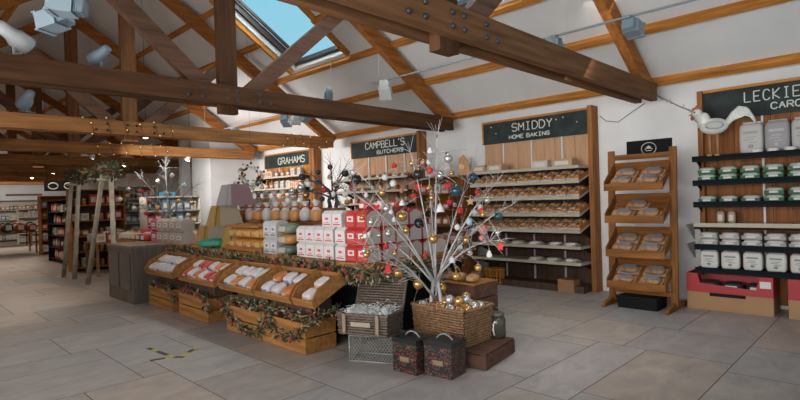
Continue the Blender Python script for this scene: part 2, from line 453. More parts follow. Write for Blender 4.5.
def t_sack(c, dx=.12, dy=.19, dz=.24, ink=(.06, .06, .06)):
    def f():
        a = MB(); a.ball((0, 0, dz*.47), .5, 16, 10, (dx, dy, dz*.94), .32)
        a.prism([(-.008, dz*.86), (.008, dz*.86), (.008, dz), (-.008, dz)], 1, -dy*.38, dy*.38)
        b = MB(); x = -dx*.5-.001
        b.box(x, x+.006, -dy*.30, dy*.30, dz*.62, dz*.70)
        for i, (u, v) in enumerate(((-.2, .2), (-.12, .28), (-.26, .1))): b.box(x, x+.006, dy*u, dy*v, dz*(.50-.08*i), dz*(.53-.08*i))
        b.ball((x+.004, 0, dz*.24), .5, 10, 6, (.012, dy*.24, dz*.14))
        return [('sack', a.mesh('sack', col_mat(c, .6))), ('print', b.mesh('print', col_mat(ink)))]
    return f
def t_tray_pack(base, film, dx=.22, dy=.20, dz=.075):
    def f():
        a = MB(); a.prism([(-dx*.40, 0), (dx*.40, 0), (dx*.5, dz*.55), (-dx*.5, dz*.55)], 1, -dy*.48, dy*.48)
        b = MB(); b.ball((0, 0, dz*.6), .5, 12, 6, (dx*.96, dy*.92, dz*.8), .6)
        c = MB(); c.box(-dx*.50-.002, -dx*.43, -dy*.22, dy*.22, dz*.22, dz*.5)
        return [('tray', a.mesh('tray', col_mat(base))), ('film_lid', b.mesh('film_lid', col_mat(film, .3))), ('label', c.mesh('label', M_CARD))]
    return f
def t_box(c, dx, dy, dz, panel=None, lid=None):
    def f():
        a = MB(); a.box(-dx/2, dx/2, -dy/2, dy/2, 0, dz)
        out = [('carton', a.mesh('carton', col_mat(c)))]
        if panel:
            b = MB(); b.box(-dx/2-.002, -dx/2, -dy*.34, dy*.34, dz*.25, dz*.75); out.append(('label', b.mesh('label', col_mat(panel))))
        return out
    return f
def t_bottle(c, cap, r=.035, h=.26):
    def f():
        a = MB(); a.lathe([(r*.9, 0), (r, .01), (r, h*.55), (r*.35, h*.75), (r*.35, h*.93)], 10)
        b = MB(); b.lathe([(r*.4, h*.93), (r*.4, h)], 10)
        d = MB(); d.lathe([(r*1.02, h*.15), (r*1.02, h*.45)], 10)
        return [('bottle', a.mesh('bottle', col_mat(c, .15))), ('cap', b.mesh('cap', col_mat(cap))), ('label', d.mesh('label', M_CARD))]
    return f
def t_jar(c, cap, r=.04, h=.12):
    def f():
        a = MB(); a.lathe([(r*.9, 0), (r, .01), (r, h*.75), (r*.8, h*.85)], 10)
        b = MB(); b.lathe([(r*.85, h*.85), (r*.85, h), (r*.7, h*1.02)], 10)
        return [('jar', a.mesh('jar', col_mat(c, .15))), ('lid', b.mesh('lid', col_mat(cap)))]
    return f

# ================================================================== WALL BAYS
def header(parent, y0, y1, z0, z1, x=7.78):
    """chalkboard with a thin timber frame, facing -X"""
    b = MB(); b.box(x-.02, x, y0, y1, z0, z1); b.build('chalkboard', M_CHALK, parent)
    f = MB(); f.box(x-.035, x, y0-.03, y1+.03, z1, z1+.035); f.box(x-.035, x, y1, y1+.03, z0, z1)
    f.build('board_frame', M_PY, parent)
M_POST = wood('post_wood', (.27, .11, .035), 2)
def bay(name, label, y0, y1, zs, z0h, z1h, xf, back_mat, shelf_mat, lip_mat, post_side=True, slope=(), depth=None, plates=False):
    t = thing(name, label, 'shelving')
    b = MB(); n = 12; wdt = (y1-y0)/n
    for i in range(n):
        b.box(7.80+.004*(i % 2), 7.84, y0+i*wdt+.002, y0+(i+1)*wdt-.002, .05, z0h)
    b.build('back_panel', back_mat, t)
    header(t, y0+.09, y1-.02, z0h, z1h)
    if post_side:
        p = MB(); p.box(7.62, 7.84, y0-.02, y0+.05, 0, z1h+.04); p.build('side_post', M_POST, t)
    b = MB()
    for y in (y0+.55, y0+1.1, y0+1.65):
        if y < y1: b.box(7.775, 7.80, y-.012, y+.012, .1, z0h)
    b.build('upright_rail', M_SPOTW, t)
    for i, z in enumerate(zs):
        s = MB(); xb = 7.77
        dz = .14 if i in slope else 0
        s.prism([(xf, z-.03), (xf, z), (xb, z+dz), (xb, z+dz-.03)], 1, y0+.07, y1-.01)
        sh = s.build('shelf', shelf_mat, t)
        l = MB(); l.box(xf-.012, xf-.001, y0+.07, y1-.01, z-.032, z+.012); l.build('edge_strip', lip_mat, sh)
        l = MB(); l.box(xf-.006, xf+.012, y0+.07, y1-.01, z-.060, z-.033); l.build('front_rail', M_BLACK, sh)
        if i in slope:
            l = MB()
            l.prism([(xf+.01, z), (xf+.01, z+.06), (xb, z+dz+.06), (xb, z+dz)], 1, y0+.071, y0+.083)
            l.build('end_board', M_RAFT, sh)
        for yy in (y0+.08, y1-.03):
            k = MB(); k.prism([(xb, z+dz-.03), (xb, z-.16), (xf+.1, z-.03)], 1, yy, yy+.012); k.build('bracket', M_BLACK, sh)
    return t

# --- middle bay: baked goods
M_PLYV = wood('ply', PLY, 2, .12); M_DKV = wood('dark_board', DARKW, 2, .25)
smz = [1.91, 1.69, 1.45, 1.19, .94, .70, .455]
t = bay('shelf_bay', 'tall timber shelf bay of baked goods under the chalkboard reading SMIDDY'.replace('SMIDDY', 'home baking'), 3.42, 5.48, smz, 2.42, 2.785, 7.33, M_PLYV, M_SHELF, M_CREAM, slope=(1, 2, 3, 4))
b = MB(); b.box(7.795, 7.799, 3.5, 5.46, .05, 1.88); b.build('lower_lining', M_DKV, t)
b = MB(); b.box(7.4, 7.78, 3.5, 5.46, .0, .10); b.build('plinth', M_DKV, t)
lettering(t, 'SMIDDY', 7.755, 4.87, 2.60, .13, .098, .032, .016, M_LETTER)
lettering(t, 'HOME BAKING', 7.755, 4.93, 2.475, .06, .055, .018, .014, M_LETTER, 'small_lettering')
b = MB()
for yy, zz in ((4.05, 2.70), (3.93, 2.72), (3.7, 2.62), (5.2, 2.6), (5.3, 2.72), (4.2, 2.5)): b.ball((7.757, yy, zz), .012, 6, 4)
b.build('chalk_dots', M_LETTER, t)
SHN = ['top', 'second', 'third', 'fourth', 'fifth', 'sixth', 'bottom']
for i in (1, 2, 3, 4):
    z = smz[i]
    for j in range(9):
        y = 5.34-j*.215
        for r, (xo, zo) in enumerate(((.13, .036), (.32, .098))):
            pp = place('bread%d' % (j % 3), t_bread(.17, .19, M_BREAD), 'bread_pack', (7.33+xo, y, z+zo+.004), 0,
                  'pack of golden baked rolls, %s shelf of middle bay, %s row' % (SHN[i], 'front' if r == 0 else 'back'), 'bread', 'baked packs in the middle bay', ry=-.318)
for i, ys_ in ((5, (4.95, 4.62, 4.3, 3.95, 3.7)), (6, (4.3, 4.0, 3.7))):
    for y in ys_:
        place('flatpk', t_tray_pack((.42, .36, .30), (.5, .47, .42), .2, .21, .06), 'bread_pack', (7.46, y, smz[i]+.001), 0,
              'flat pale pack of bakes on the %s shelf of the middle bay' % SHN[i], 'bread', 'pale packs in the middle bay')
for y, w_, c in ((5.33, .28, (.42, .25, .13)), (5.0, .30, (.45, .3, .18)), (4.15, .27, (.5, .44, .38)), (3.78, .33, (.4, .27, .16))):
    place('cake%.2f' % y, t_box(c, .18, w_, .12, (.55, .53, .5)), 'cake_box', (7.46, y, 1.911), 0, 'cake box with pale label on top shelf of the middle bay', 'box', 'cake boxes on the top shelf')
# on the floor under it
def slat_crate(name, label, loc, sx, sy, sz, rows, m, rz=0, group=None, cat='crate'):
    t = thing(name, label, cat, loc, rz, group)
    h = sz/rows
    for (x0_, x1_, y0_, y1_, pn) in ((-sx/2, -sx/2+.014, -sy/2, sy/2, 'front_board'), (sx/2-.014, sx/2, -sy/2, sy/2, 'back_board'), (-sx/2+.014, sx/2-.014, -sy/2, -sy/2+.014, 'end_board'), (-sx/2+.014, sx/2-.014, sy/2-.014, sy/2, 'end_board')):
        b = MB()
        for r in range(rows): b.box(x0_, x1_, y0_, y1_, r*h+.006, (r+1)*h-.006)
        b.build(pn, m, t)
    b = MB(); b.box(-sx/2+.015, sx/2-.015, -sy/2+.015, sy/2-.015, .004, .016); b.build('base_board', m, t)
    for a in (-1, 1):
        for c in (-1, 1):
            b = MB(); b.box(a*(sx/2-.034)-.018, a*(sx/2-.034)+.018, c*(sy/2-.034)-.018, c*(sy/2-.034)+.018, .0, sz); b.build('corner_post', m, t)
    return t
M_CR = wood('crate_wood', CRATEW, 1); M_CRD = wood('crate_dark', (.20, .10, .055), 1)
t = thing('wooden_basket', 'slatted orange wood basket on the floor under the middle bay', 'basket', (7.45, 5.10, 0))
b = MB()
for i in range(18):
    a = 2*PI*i/18; b.beam((.12*math.cos(a), .155*math.sin(a), .0), (.135*math.cos(a), .175*math.sin(a), .27), .028, .012, upv=(math.cos(a), math.sin(a), 0))
b.build('staves', wood('pine', PINE, 2), t)
for z in (.04, .15, .25):
    b = MB(); b.tube([(.145*math.cos(2*PI*i/20), .185*math.sin(2*PI*i/20), z) for i in range(21)], .010, n=5); b.build('hoop', M_PX, t)
place('kbox1', t_box((.33, .17, .075), .22, .26, .19), 'cardboard_box', (7.5, 3.78, 0.0), 0, 'plain brown cardboard box on the floor beneath right end of the middle bay', 'box')
place('kbox2', t_box((.36, .21, .10), .2, .18, .19), 'cardboard_box', (7.42, 5.42, 0.0), 0, 'small tan cardboard box on floor left of the slatted basket', 'box')

# stand between the middle and the left bay
# --- left bay
cz = [1.95, 1.68, 1.42, 1.15, .88, .60]
t = bay('shelf_bay', 'shelf bay with bare plywood back under the chalkboard reading of butchers', 6.93, 9.14, cz, 2.44, 2.795, 7.35, M_PLYV, M_DKV, M_CREAM)
t['label'] = 'shelf bay left of the middle one, bare plywood back below its chalkboard'
lettering(t, "CAMPBELL'S", 7.755, 8.65, 2.62, .14, .098, .03, .018, M_LETTER)
lettering(t, 'BUTCHERS', 7.755, 8.28, 2.49, .075, .075, .028, .016, M_LETTER, 'small_lettering')
kinds = [('bt', t_bottle((.22, .09, .03), (.4, .3, .05)), 'bottle', 'amber bottle'), ('jr', t_jar((.35, .06, .03), (.4, .33, .12)), 'jar', 'red jar with gold lid'), ('pk', t_tray_pack((.30, .10, .05), (.45, .33, .22), .2, .17, .08), 'food_pack', 'meat pack with film lid')]
for i, z in enumerate(cz):
    for j in range(8):
        k = kinds[(i*2+j//3) % 3] if i != 0 else kinds[2]
        place('camp'+k[0], k[1], k[2], (7.5, 8.9-j*.245, z+.001), 0, '%s on the %s shelf below the plywood back' % (k[3], SHN[i]), k[2].replace('_', ' '), 'goods in the bay with plywood back')
# --- far bay
tz = [2.16, 1.86, 1.56, 1.28, 1.0]
t = bay('shelf_bay', 'shelf bay furthest along the wall, wide orange post on its right', 10.55, 12.88, tz, 2.44, 2.79, 7.35, wood('pine', PINE, 2), M_DKV, M_CREAM)
p = MB(); p.box(7.62, 7.84, 10.40, 10.51, 0, 2.83); p.build('end_post', M_POST, t)
lettering(t, 'GRAHAMS', 7.755, 12.2, 2.52, .17, .14, .04, .022, M_LETTER)
kd = [('fb', t_box((.55, .45, .38), .16, .24, .17, (.5, .2, .08)), 'carton', 'cream carton with orange panel'), ('fo', t_bottle((.45, .17, .04), (.5, .45, .4), .05, .24), 'bottle', 'orange bottle'), ('fw', t_sack((.5, .46, .42), .1, .16, .2), 'bag', 'white paper bag')]
for i, z in enumerate(tz):
    for j in range(8):
        k = kd[(i+j//3) % 3]
        place('far'+k[0], k[1], k[2], (7.5, 12.65-j*.26, z+.001), 0, '%s on the %s shelf of the furthest bay' % (k[3], SHN[i]), k[2], 'goods in the furthest bay')

# --- right bay
lz = [1.915, 1.61, 1.335, 1.06, .80, .505]
t = bay('shelf_bay', 'right-hand shelf bay of white and green packs, cropped by the photo edge', -.35, 2.0, lz, 2.40, 2.77, 7.38, wood('bay_pine', (.26, .10, .035), 2), M_BLACK, M_DKBLUE, post_side=False)
b = MB(); b.box(7.70, 7.79, 1.94, 2.0, .05, 2.8); b.build('side_post', M_POST, t)
lettering(t, "LECKIE", 7.755, 1.475, 2.585, .125, .066, .033, .012, M_LETTER)
lettering(t, 'CAROL', 7.755, 1.20, 2.465, .075, .06, .02, .014, M_LETTER, 'small_lettering')
b = MB()
for z in (1.06,): b.box(7.36, 7.367, -.28, 1.99, z-.03, z+.02)
b.build('pale_edge', M_CREAM, t)
for j in range(6):
    y = 1.84-j*.232
    for q in range(2):
        place('lk1', t_tray_pack((.05, .15, .08), (.40, .44, .39), .22, .20, .085), 'food_pack', (7.50, y, 1.611+q*.086), 0, 'green pack with white film, %s layer, second shelf of right bay' % ('upper' if q else 'lower'), 'food pack', 'green packs in the right bay')
    for q in range(2 if j in (3, 4) else 1):
        place('lk1', None, 'food_pack', (7.50, y, 1.336+q*.086), 0, 'green pack with white film, %s layer, third shelf of right bay' % ('upper' if q else 'lower'), 'food pack', 'green packs in the right bay')
    for q in range(2):
        place('lk2', t_tray_pack((.40, .38, .35), (.50, .48, .45), .22, .215, .082), 'food_pack', (7.50, y, .801+q*.083), 0, 'plump white pack, %s layer, fifth shelf of right bay' % ('upper' if q else 'lower'), 'food pack', 'white packs in the right bay')
    place('lk3', t_sack((.56, .54, .50), .13, .20, .235, (.2, .2, .2)), 'flour_sack', (7.47, y, .506), 0, 'white printed flour sack on the lowest shelf of the right bay', 'sack', 'white sacks in the right bay')
for y in (1.74, 1.62):
    place('lk4', t_pillow((.45, .30, .18), .08, .09, .16), 'food_pouch', (7.62, y, 1.061), 0, 'small tan pouch alone on the fourth shelf of the right bay', 'pouch', 'tan pouches')
# printed sacks on the top shelf (pale with grey panels)
for j, (y, w_, c, p) in enumerate(((1.38, .25, (.46, .44, .42), (.32, .31, .3)), (1.12, .25, (.30, .28, .29), (.42, .4, .4)), (.86, .25, (.44, .42, .40), (.27, .25, .26)))):
    place('bigsack%d' % j, t_sack(c, .22, w_, .40, p), 'printed_sack', (7.63, y, 1.916), 0, 'large pale printed sack on the top shelf of the right bay', 'sack', 'printed sacks on top of the right bay')
for j in range(5):
    place('lumps', t_pillow((.53, .52, .5), .10, .12, .055), 'food_pouch', (7.44, 1.30-j*.16, 1.916), 0, 'small white pouch along the top shelf edge of the right bay', 'pouch', 'white pouches on the top shelf')

# cockerel figure on the top shelf's left end
t = thing('cockerel_figure', 'white ceramic cockerel figure with red comb standing on the right bay', 'ornament', (7.40, 1.68, 1.917+.09)); t.scale = (1.2, 1.2, 1.2)
M_CER = mat('glazed_ceramic', (.60, .60, .56), .3, var=.12, scale=14); M_COMB = mat('comb_red', (.32, .06, .035), .5)
b = MB()
b.ball((0, .05, .235), .5, 16, 10, (.14, .27, .17)); b.ball((0, .14, .30), .5, 12, 8, (.11, .13, .18)); b.ball((0, .20, .385), .5, 12, 8, (.085, .10, .10))
b.tube([(0, .15, .26), (0, .185, .33), (0, .2, .39)], .055, .04, 10)
b.build('body', M_CER, t)
b = MB(); b.prism([(.17, .42), (.24, .42), (.25, .445), (.22, .455), (.205, .475), (.19, .45), (.165, .46)], 0, -.008, .008); b.ball((0, .25, .345), .018, 8, 6, (1, 1, 1.6)); b.build('comb_and_wattle', M_COMB, t)
b = MB(); b.tube([(0, .245, .385), (0, .285, .375)], .014, .003, 6); b.build('beak', mat('beak', (.4, .22, .05), .5), t)
b = MB()
for i in range(7):
    a = .35+i*.20
    b.tube([(0, -.06, .24), (0, -.12, .26+.08*math.sin(a)), (0, -.17-.06*math.cos(a*.9), .28+.12*math.sin(a)), (0, -.22-.06*math.cos(a), .25+.14*math.sin(a)), (0, -.27-.05*math.cos(a), .18+.13*math.sin(a))], .026, .009, 6)
b.build('tail', M_CER, t)
b = MB(); b.ball((-.068, .03, .24), .5, 12, 8, (.03, .17, .09)); b.build('wing', mat('wing_grey', (.38, .39, .37), .4), t)
for y in (.02, .09):
    b = MB(); b.tube([(0, y, .16), (0, y, -.06)], .020, .016, 6); b.box(-.035, .03, y-.022, y+.022, -.075, -.055); b.build('leg', mat('wood_leg', (.3, .14, .06), .6), t)
b = MB()
b.tube([(-.04, .215, .395), (-.046, .215, .395)], .008, n=8); b.build('eye', M_BLACK, t)

# red and brown display cartons under the right bay
def display_carton(label, y0, y1):
    t = thing('display_carton', label, 'box')
    x0_, x1_ = 7.30, 7.72
    b = MB(); b.box(x0_, x1_, y0, y1, 0, .215); b.build('brown_carton', mat('corrugated', (.34, .19, .095), .8, var=.1, scale=3), t)
    b = MB(); b.box(x0_-.001, x0_, y0+(y1-y0)*.30, y0+(y1-y0)*.72, .175, .215); b.build('hand_slot', M_BLACK, t)
    b = MB()
    f = [(y0, .217), (y1, .217), (y1, .45), (y1-.12, .45), (y1-.15, .33), (y0+.17, .29), (y0+.13, .45), (y0, .45)]
    b.prism(f, 0, x0_, x0_+.008)
    b.box(x1_-.008, x1_, y0, y1, .217, .45)
    for yy in (y0, y1-.008): b.box(x0_+.009, x1_-.009, yy, yy+.008, .217, .45)
    b.box(x0_+.01, x1_-.01, y0+.01, y1-.01, .217, .222)
    b.build('red_carton', M_RED, t)
    b = MB(); b.box(x0_-.002, x0_-.0005, y0+.02, y0+.13, .32, .40); b.build('label', M_CARD, t)
display_carton('red display carton on a brown box on the floor below right bay', 1.16, 2.07)
display_carton('red display carton cut off by the right edge of the photo', .10, 1.02)
for j in range(3):
    place('blackpk', t_pillow((.03, .03, .035), .28, .24, .12), 'black_bag', (7.52, 1.86-j*.26, .223), 0, 'black bag lying inside the red display carton', 'bag', 'black bags in the red carton')

# tiered bread rack
def t_loaf():
    a = MB(); a.box(-.075, .075, -.14, .14, 0, .018)
    b = MB(); b.ball((.0, 0, .04), .5, 14, 8, (.135, .26, .075), .7)
    c = MB(); c.box(-.02, .045, -.10, .06, .074, .081)
    return [('tray', a.mesh('tray', col_mat((.40, .27, .17)))), ('bread', b.mesh('bread', mat('seeded_crust', (.30, .165, .09), .6, var=.4, scale=16))), ('label', c.mesh('label', col_mat((.16, .17, .20))))]
M_RKX, M_RKY, M_RKZ = wood('rack_wood', RACKW, 0), wood('rack_wood', RACKW, 1), wood('rack_wood', RACKW, 2)
t = thing('display_rack', 'freestanding wooden rack of four tilted trays between the wall bays', 'rack')
RY0, RY1 = 2.19, 2.86
for y in (RY0-.055, RY1+.055):
    b = MB(); b.beam((7.03, y, 0.05), (7.12, y, 2.06), .034, .085, upv=(0, 1, 0)); b.build('post', M_RKZ, t)
    b = MB(); b.prism([(6.70, 0), (7.50, 0), (7.50, .05), (7.16, .09), (6.95, .09), (6.74, .05)], 1, y-.024, y+.024); b.build('foot', M_RKX, t)
for z in (.16, 1.93):
    b = MB(); x = 7.03+.09*z/2.05; b.box(x-.012, x+.012, RY0-.038, RY1+.038, z, z+.07); b.build('cross_rail', M_RKY, t)
for i, z in enumerate((.27, .68, 1.12, 1.54)):
    xf = 6.80; xb = xf+.36; zb = z+.23
    tr = MB(); tr.prism([(xf, z), (xb, zb), (xb-.008, zb+.014), (xf-.008, z+.014)], 1, RY0-.0, RY1+.0)
    o = tr.build('tray_base', M_RKY, t)
    q = MB(); q.box(xf-.022, xf-.009, RY0-.03, RY1+.03, z-.02, z+.075); q.build('front_board', M_RKY, o)
    for yy in (RY0-.03, RY1+.015):
        q = MB(); q.prism([(xf-.008, z), (xb, zb), (xb-.05, zb+.12), (xf-.02, z+.10)], 1, yy, yy+.015); q.build('end_board', M_RKX, o)
    q = MB(); q.prism([(xb, zb), (xb-.05, zb+.12), (xb-.038, zb+.125), (xb+.012, zb+.005)], 1, RY0-.015, RY1+.015); q.build('back_board', M_RKY, o)
    ang = -math.atan2(.23, .36)
    for r in range(2):
        for c in range(2):
            yy = RY1-.17-c*.33
            if i == 2 and r == 1 and c == 0: yy = RY1-.30
            if i == 2 and r == 1 and c == 1: continue
            fx = xf+.085+r*.165; fz = z+.054+r*.105+.022
            place('rackpk', t_loaf, 'bread_pack', (fx, yy, fz), 0,
                  'loaf pack in %s tray of the wooden rack, %s row' % (['lowest', 'third', 'second', 'top'][i], 'back' if r else 'front'), 'bread', 'loaf packs in the wooden rack', ry=ang)
place('blkcrate', lambda: [('tub', MB().prism([(-.18, 0), (.18, 0), (.20, .14), (-.20, .14)], 1, -.24, .24).mesh('tub', M_BLACK)), ('rim', MB().box(-.21, .21, -.25, .25, .14, .155).mesh('rim', M_BLACK))], 'plastic_crate', (7.0, 2.52, 0.0), 0, 'low black plastic crate on the floor under the wooden rack', 'crate')
t = thing('wall_sign', 'small black sign with white oval emblem above the wooden rack', 'sign')
b = MB(); b.box(7.835, 7.848, 2.36, 2.98, 1.98, 2.24); b.build('board', M_BLACK, t)
b = MB()
el = [(7.832, 2.67+.10*math.cos(2*PI*i/28), 2.115+.085*math.sin(2*PI*i/28)) for i in range(29)]
b.tube(el, .006, n=4, caps=False)
b.tube([(7.832, 2.72, 2.10), (7.832, 2.67, 2.15), (7.832, 2.62, 2.10)], .008, n=4); b.tube([(7.832, 2.71, 2.085), (7.832, 2.63, 2.085)], .007, n=4); b.ball((7.832, 2.67, 2.13), .02, 8, 5, (.2, 1.6, 1))
b.build('emblem', M_LETTER, t)
for z in (1.05, .80):
    b = MB(); b.prism([(7.45, z), (7.82, z), (7.82, z-.22)], 1, 2.10, 2.115); o = b.build('wall_bracket', M_WHITE)
    tag(o, '%s white triangular bracket beside the wooden rack' % ('upper' if z > 1 else 'lower'), 'bracket', 'white brackets')
# ================================================================== CENTRAL ISLAND
TT = .875            # table top height
t = thing('display_table', 'long dark display table of the central island, heaped with christmas goods', 'table')
b = MB(); b.box(3.36, 4.75, 3.72, 11.2, TT-.045, TT); b.build('table_top', M_CR, t)
b = MB(); b.box(3.60, 3.62, 4.08, 11.1, .02, TT-.045); b.box(4.66, 4.68, 4.08, 11.1, .02, TT-.045); b.build('side_panel', M_BLACK, t)
b = MB(); b.box(3.62, 4.66, 4.08, 4.10, .02, TT-.045); b.build('end_panel', M_BLACK, t)
for x in (3.57, 4.71):
    for y in (4.12, 6.2, 8.7, 11.14):
        b = MB(); b.box(x-.03, x+.03, y-.03, y+.03, 0, TT-.045); b.build('leg', M_DKV, t)
b = MB(); b.box(3.63, 4.65, 4.11, 11.1, .30, .32); b.build('lower_shelf', M_DKV, t)

# lower crates, stacked two high, and the low stand that carries the tilted trays
k = 0
for (y0, y1, nm) in ((7.43, 8.31, 'furthest'), (6.33, 7.21, 'middle'), (5.06, 5.84, 'long left'), (4.24, 5.04, 'long right')):
    for lv in range(2):
        slat_crate('wooden_crate', 'pale slatted crate on the island floor, %s stack, %s one' % (nm, 'upper' if lv else 'lower'), (3.13, (y0+y1)/2, lv*.157), .38, y1-y0, .155, 1, M_CR, group='slatted crates along the island foot')
    st = MB(); st.box(3.06, 3.31, y0+.05, y1-.05, .313, .50)
    o = st.build('crate_riser', M_DKV); tag(o, 'dark riser box standing on the %s pair of slatted crates' % nm, 'riser', 'dark risers under the tilted trays')
TA = math.atan2(.17, .36)
def tilted_tray(label, y0, y1, goods, split=False):
    t = thing('tilted_tray', label, 'tray', (2.885, (y0+y1)/2, .505), 0, 'tilted wooden trays of packets')
    L, W_ = .40, y1-y0; M = Matrix.Rotation(-TA, 4, 'Y')
    b = MB(); b.box(0, L, -W_/2, W_/2, 0, .012, M); b.build('base_board', M_CR, t)
    b = MB(); b.box(-.014, 0, -W_/2, W_/2, 0, .075, M); b.build('front_board', M_CR, t)
    b = MB(); b.box(L, L+.014, -W_/2, W_/2, 0, .125, M); b.build('back_board', M_CR, t)
    for yy in (-W_/2, W_/2-.014)+((0,) if split else ()):
        b = MB(); b.prism([(.001, .013), (L-.001, .013), (L-.001, .145), (.10, .145), (.001, .085)], 1, yy, yy+.014)
        b.v = [tuple(M @ Vector(v)) for v in b.v]; b.build('side_board', M_CR, t)
    n = max(1, int((W_-.06)/.155))
    for i in range(2):
        for j in range(n):
            g = goods[(i+j*2) % len(goods)]
            loc = Vector((2.885, (y0+y1)/2, .505)) + M @ Vector((.11+i*.17, 0, .014+.02*(i % 2)))
            place(g[0], g[1], 'sweet_packet', (loc.x, y1-.05-(j+.5)*(W_-.1)/n, loc.z), random.uniform(-.1, .1), g[2]+' in the '+label.split(' of')[0], 'packet', 'packets in the tilted trays', ry=-TA)
P1 = ('pkt1', t_pillow((.50, .46, .45), .16, .15, .085, (.55, .3, .2)), 'white packet')
P2 = ('pkt2', t_pillow((.42, .14, .04), .16, .15, .085, (.6, .5, .4)), 'orange packet')
P3 = ('pkt3', t_pillow((.40, .03, .03), .16, .15, .085, (.6, .5, .5)), 'red packet')
P4 = ('pkt4', t_pillow((.48, .45, .46), .16, .15, .09, (.2, .22, .35)), 'silver packet')
tilted_tray('furthest tilted tray of silver packets', 7.20, 8.22, [P1, P4, P1])
tilted_tray('second furthest tilted tray of red packets', 5.98, 7.02, [P3, P1, P4, P3, P2])
tilted_tray('middle tilted tray of white packets', 5.08, 5.86, [P4, P1, P2, P1])
tilted_tray('fourth tilted tray of orange packets', 4.36, 5.04, [P4, P2, P1])
tilted_tray('nearest tilted tray of packets', 3.98, 4.32, [P1])

# garlands
M_LF = [mat('fir_green', (.028, .05, .028), .7), mat('olive_leaf', (.14, .125, .055), .7), mat('dry_leaf', (.26, .15, .065), .8), mat('pale_leaf', (.30, .29, .20), .7)]
def garland(label, path, rad, per_m, berries=12, cones=4, seed=1, name='garland', wts=(5, 3, 2, 2), leaf=.05):
    rnd = random.Random(seed)
    t = thing(name, label, 'garland', (0, 0, 0), 0, 'leafy garlands')
    pts = [Vector(p) for p in path]
    seg = [(pts[i+1]-pts[i]).length for i in range(len(pts)-1)]; L = sum(seg)
    def at(s):
        for i, q in enumerate(seg):
            if s <= q: return pts[i].lerp(pts[i+1], s/q), (pts[i+1]-pts[i]).normalized()
            s -= q
        return pts[-1], (pts[-1]-pts[-2]).normalized()
    b = MB()
    for _ in range(int(L*per_m)):
        p, d = at(rnd.uniform(0, L))
        v = Vector((rnd.gauss(0, 1), rnd.gauss(0, 1), rnd.gauss(0, 1))).normalized()
        v = (v+d*.5).normalized(); q = p+v*rad*rnd.uniform(.1, .8)
        n = v.cross(Vector((rnd.gauss(0, 1), rnd.gauss(0, 1), rnd.gauss(0, 1)))).normalized(); u = v.cross(n)
        l = leaf*rnd.uniform(.6, 1.3); wl = l*.22
        b.add([q, q+v*l*.5+n*wl+u*wl*.3, q+v*l, q+v*l*.5-n*wl+u*wl*.3], [(0, 1, 2), (0, 2, 3)], mi=rnd.choices((0, 1, 2, 3), wts)[0])
    b.tube([p for p in pts], .008, n=5, mi=2)
    b.build('foliage', M_LF, t)
    for kk, (cnt, nm, m, r) in enumerate(((berries, 'berry_cluster', mat('berry_red', (.33, .02, .02), .3), .013), (cones, 'pine_cone', mat('cone_brown', (.13, .07, .035), .8), .03))):
        for i in range(cnt):
            p, d = at(L*(i+.5+rnd.uniform(-.3, .3))/max(cnt, 1)); c = MB()
            o = Vector((-rad*.7, 0, rnd.uniform(-.5, .5)*rad))
            if kk == 0:
                for _ in range(5): c.ball(p+o+Vector((rnd.uniform(-1, 1), rnd.uniform(-1, 1), rnd.uniform(-1, 1)))*.018, r, 6, 4)
            else: c.ball(p+o, r, 8, 5, (1, .8, 1.3))
            c.build(nm, m, t)
    return t
yy = [8.5-.34*i for i in range(15)]
garland('long leafy garland with berries and cones along the island table edge', [(3.325, y, .80-.05*(i % 2)) for i, y in enumerate(yy)]+[(3.33, 3.68, .79), (3.6, 3.66, .76), (3.9, 3.66, .80), (4.3, 3.67, .80)], .125, 850, 26, 26, 2, wts=(4, 3, 4, 3))
garland('leafy garland swagged down the fronts of the nearest slatted crates', [(2.90, 5.86, .37), (2.90, 5.7, .20), (2.90, 5.35, .08), (2.90, 5.05, .10), (2.90, 4.9, .30), (2.90, 4.7, .16), (2.90, 4.4, .14), (2.91, 4.20, .30), (3.15, 4.18, .38)], .05, 300, 8, 2, 3)
garland('leafy garland between the tilted trays and nearest slatted crates', [(2.95, 5.84, .37), (2.95, 5.4, .36), (2.95, 4.9, .39), (2.95, 4.3, .37), (3.3, 4.14, .40)], .05, 330, 6, 2, 4)
garland('short garland with red berries between the two furthest crate stacks', [(2.95, 8.26, .36), (2.91, 7.9, .34), (2.91, 7.5, .36), (2.95, 7.38, .16)], .04, 230, 6, 1, 5)
garland('short garland with red berries over the middle crate stack', [(2.95, 7.16, .36), (2.93, 6.8, .37), (2.92, 6.4, .34), (2.91, 6.28, .18)], .04, 230, 6, 1, 6)

# carton stacks
def t_gable(front, side, ink, dx=.19, dy=.16, dz=.172):
    def f():
        a = MB(); a.prism([(-dx/2, 0), (dx/2, 0), (dx/2, dz*.80), (dx*.30, dz), (-dx*.30, dz), (-dx/2, dz*.80)], 1, -dy/2, dy/2)
        b = MB(); x = -dx/2-.002; b.box(x, x+.002, -dy*.30, dy*.30, dz*.34, dz*.66)
        b2 = MB(); x2 = x-.001
        b2.box(x2, x2+.001, -dy*.16, dy*.16, dz*.42, dz*.58); b2.box(x2, x2+.001, -dy*.36, dy*.36, dz*.10, dz*.18); b2.box(x2, x2+.001, -dy*.2, dy*.2, dz*.24, dz*.28)
        c = MB()
        c.prism([(-dx*.46, .006), (dx*.46, .006), (dx*.46, dz*.74), (dx*.1, dz*.95), (-dx*.1, dz*.95), (-dx*.46, dz*.74)], 1, -dy/2-.002, -dy/2-.0005)
        return [('carton', a.mesh('carton', col_mat(front))), ('label', b.mesh('label', col_mat((.62, .56, .55)))), ('print', b2.mesh('print', col_mat(ink))), ('side_panel', c.mesh('side_panel', col_mat(side)))]
    return f
WB = ('gw', t_gable((.60, .55, .54), (.50, .47, .46), (.50, .09, .08)))
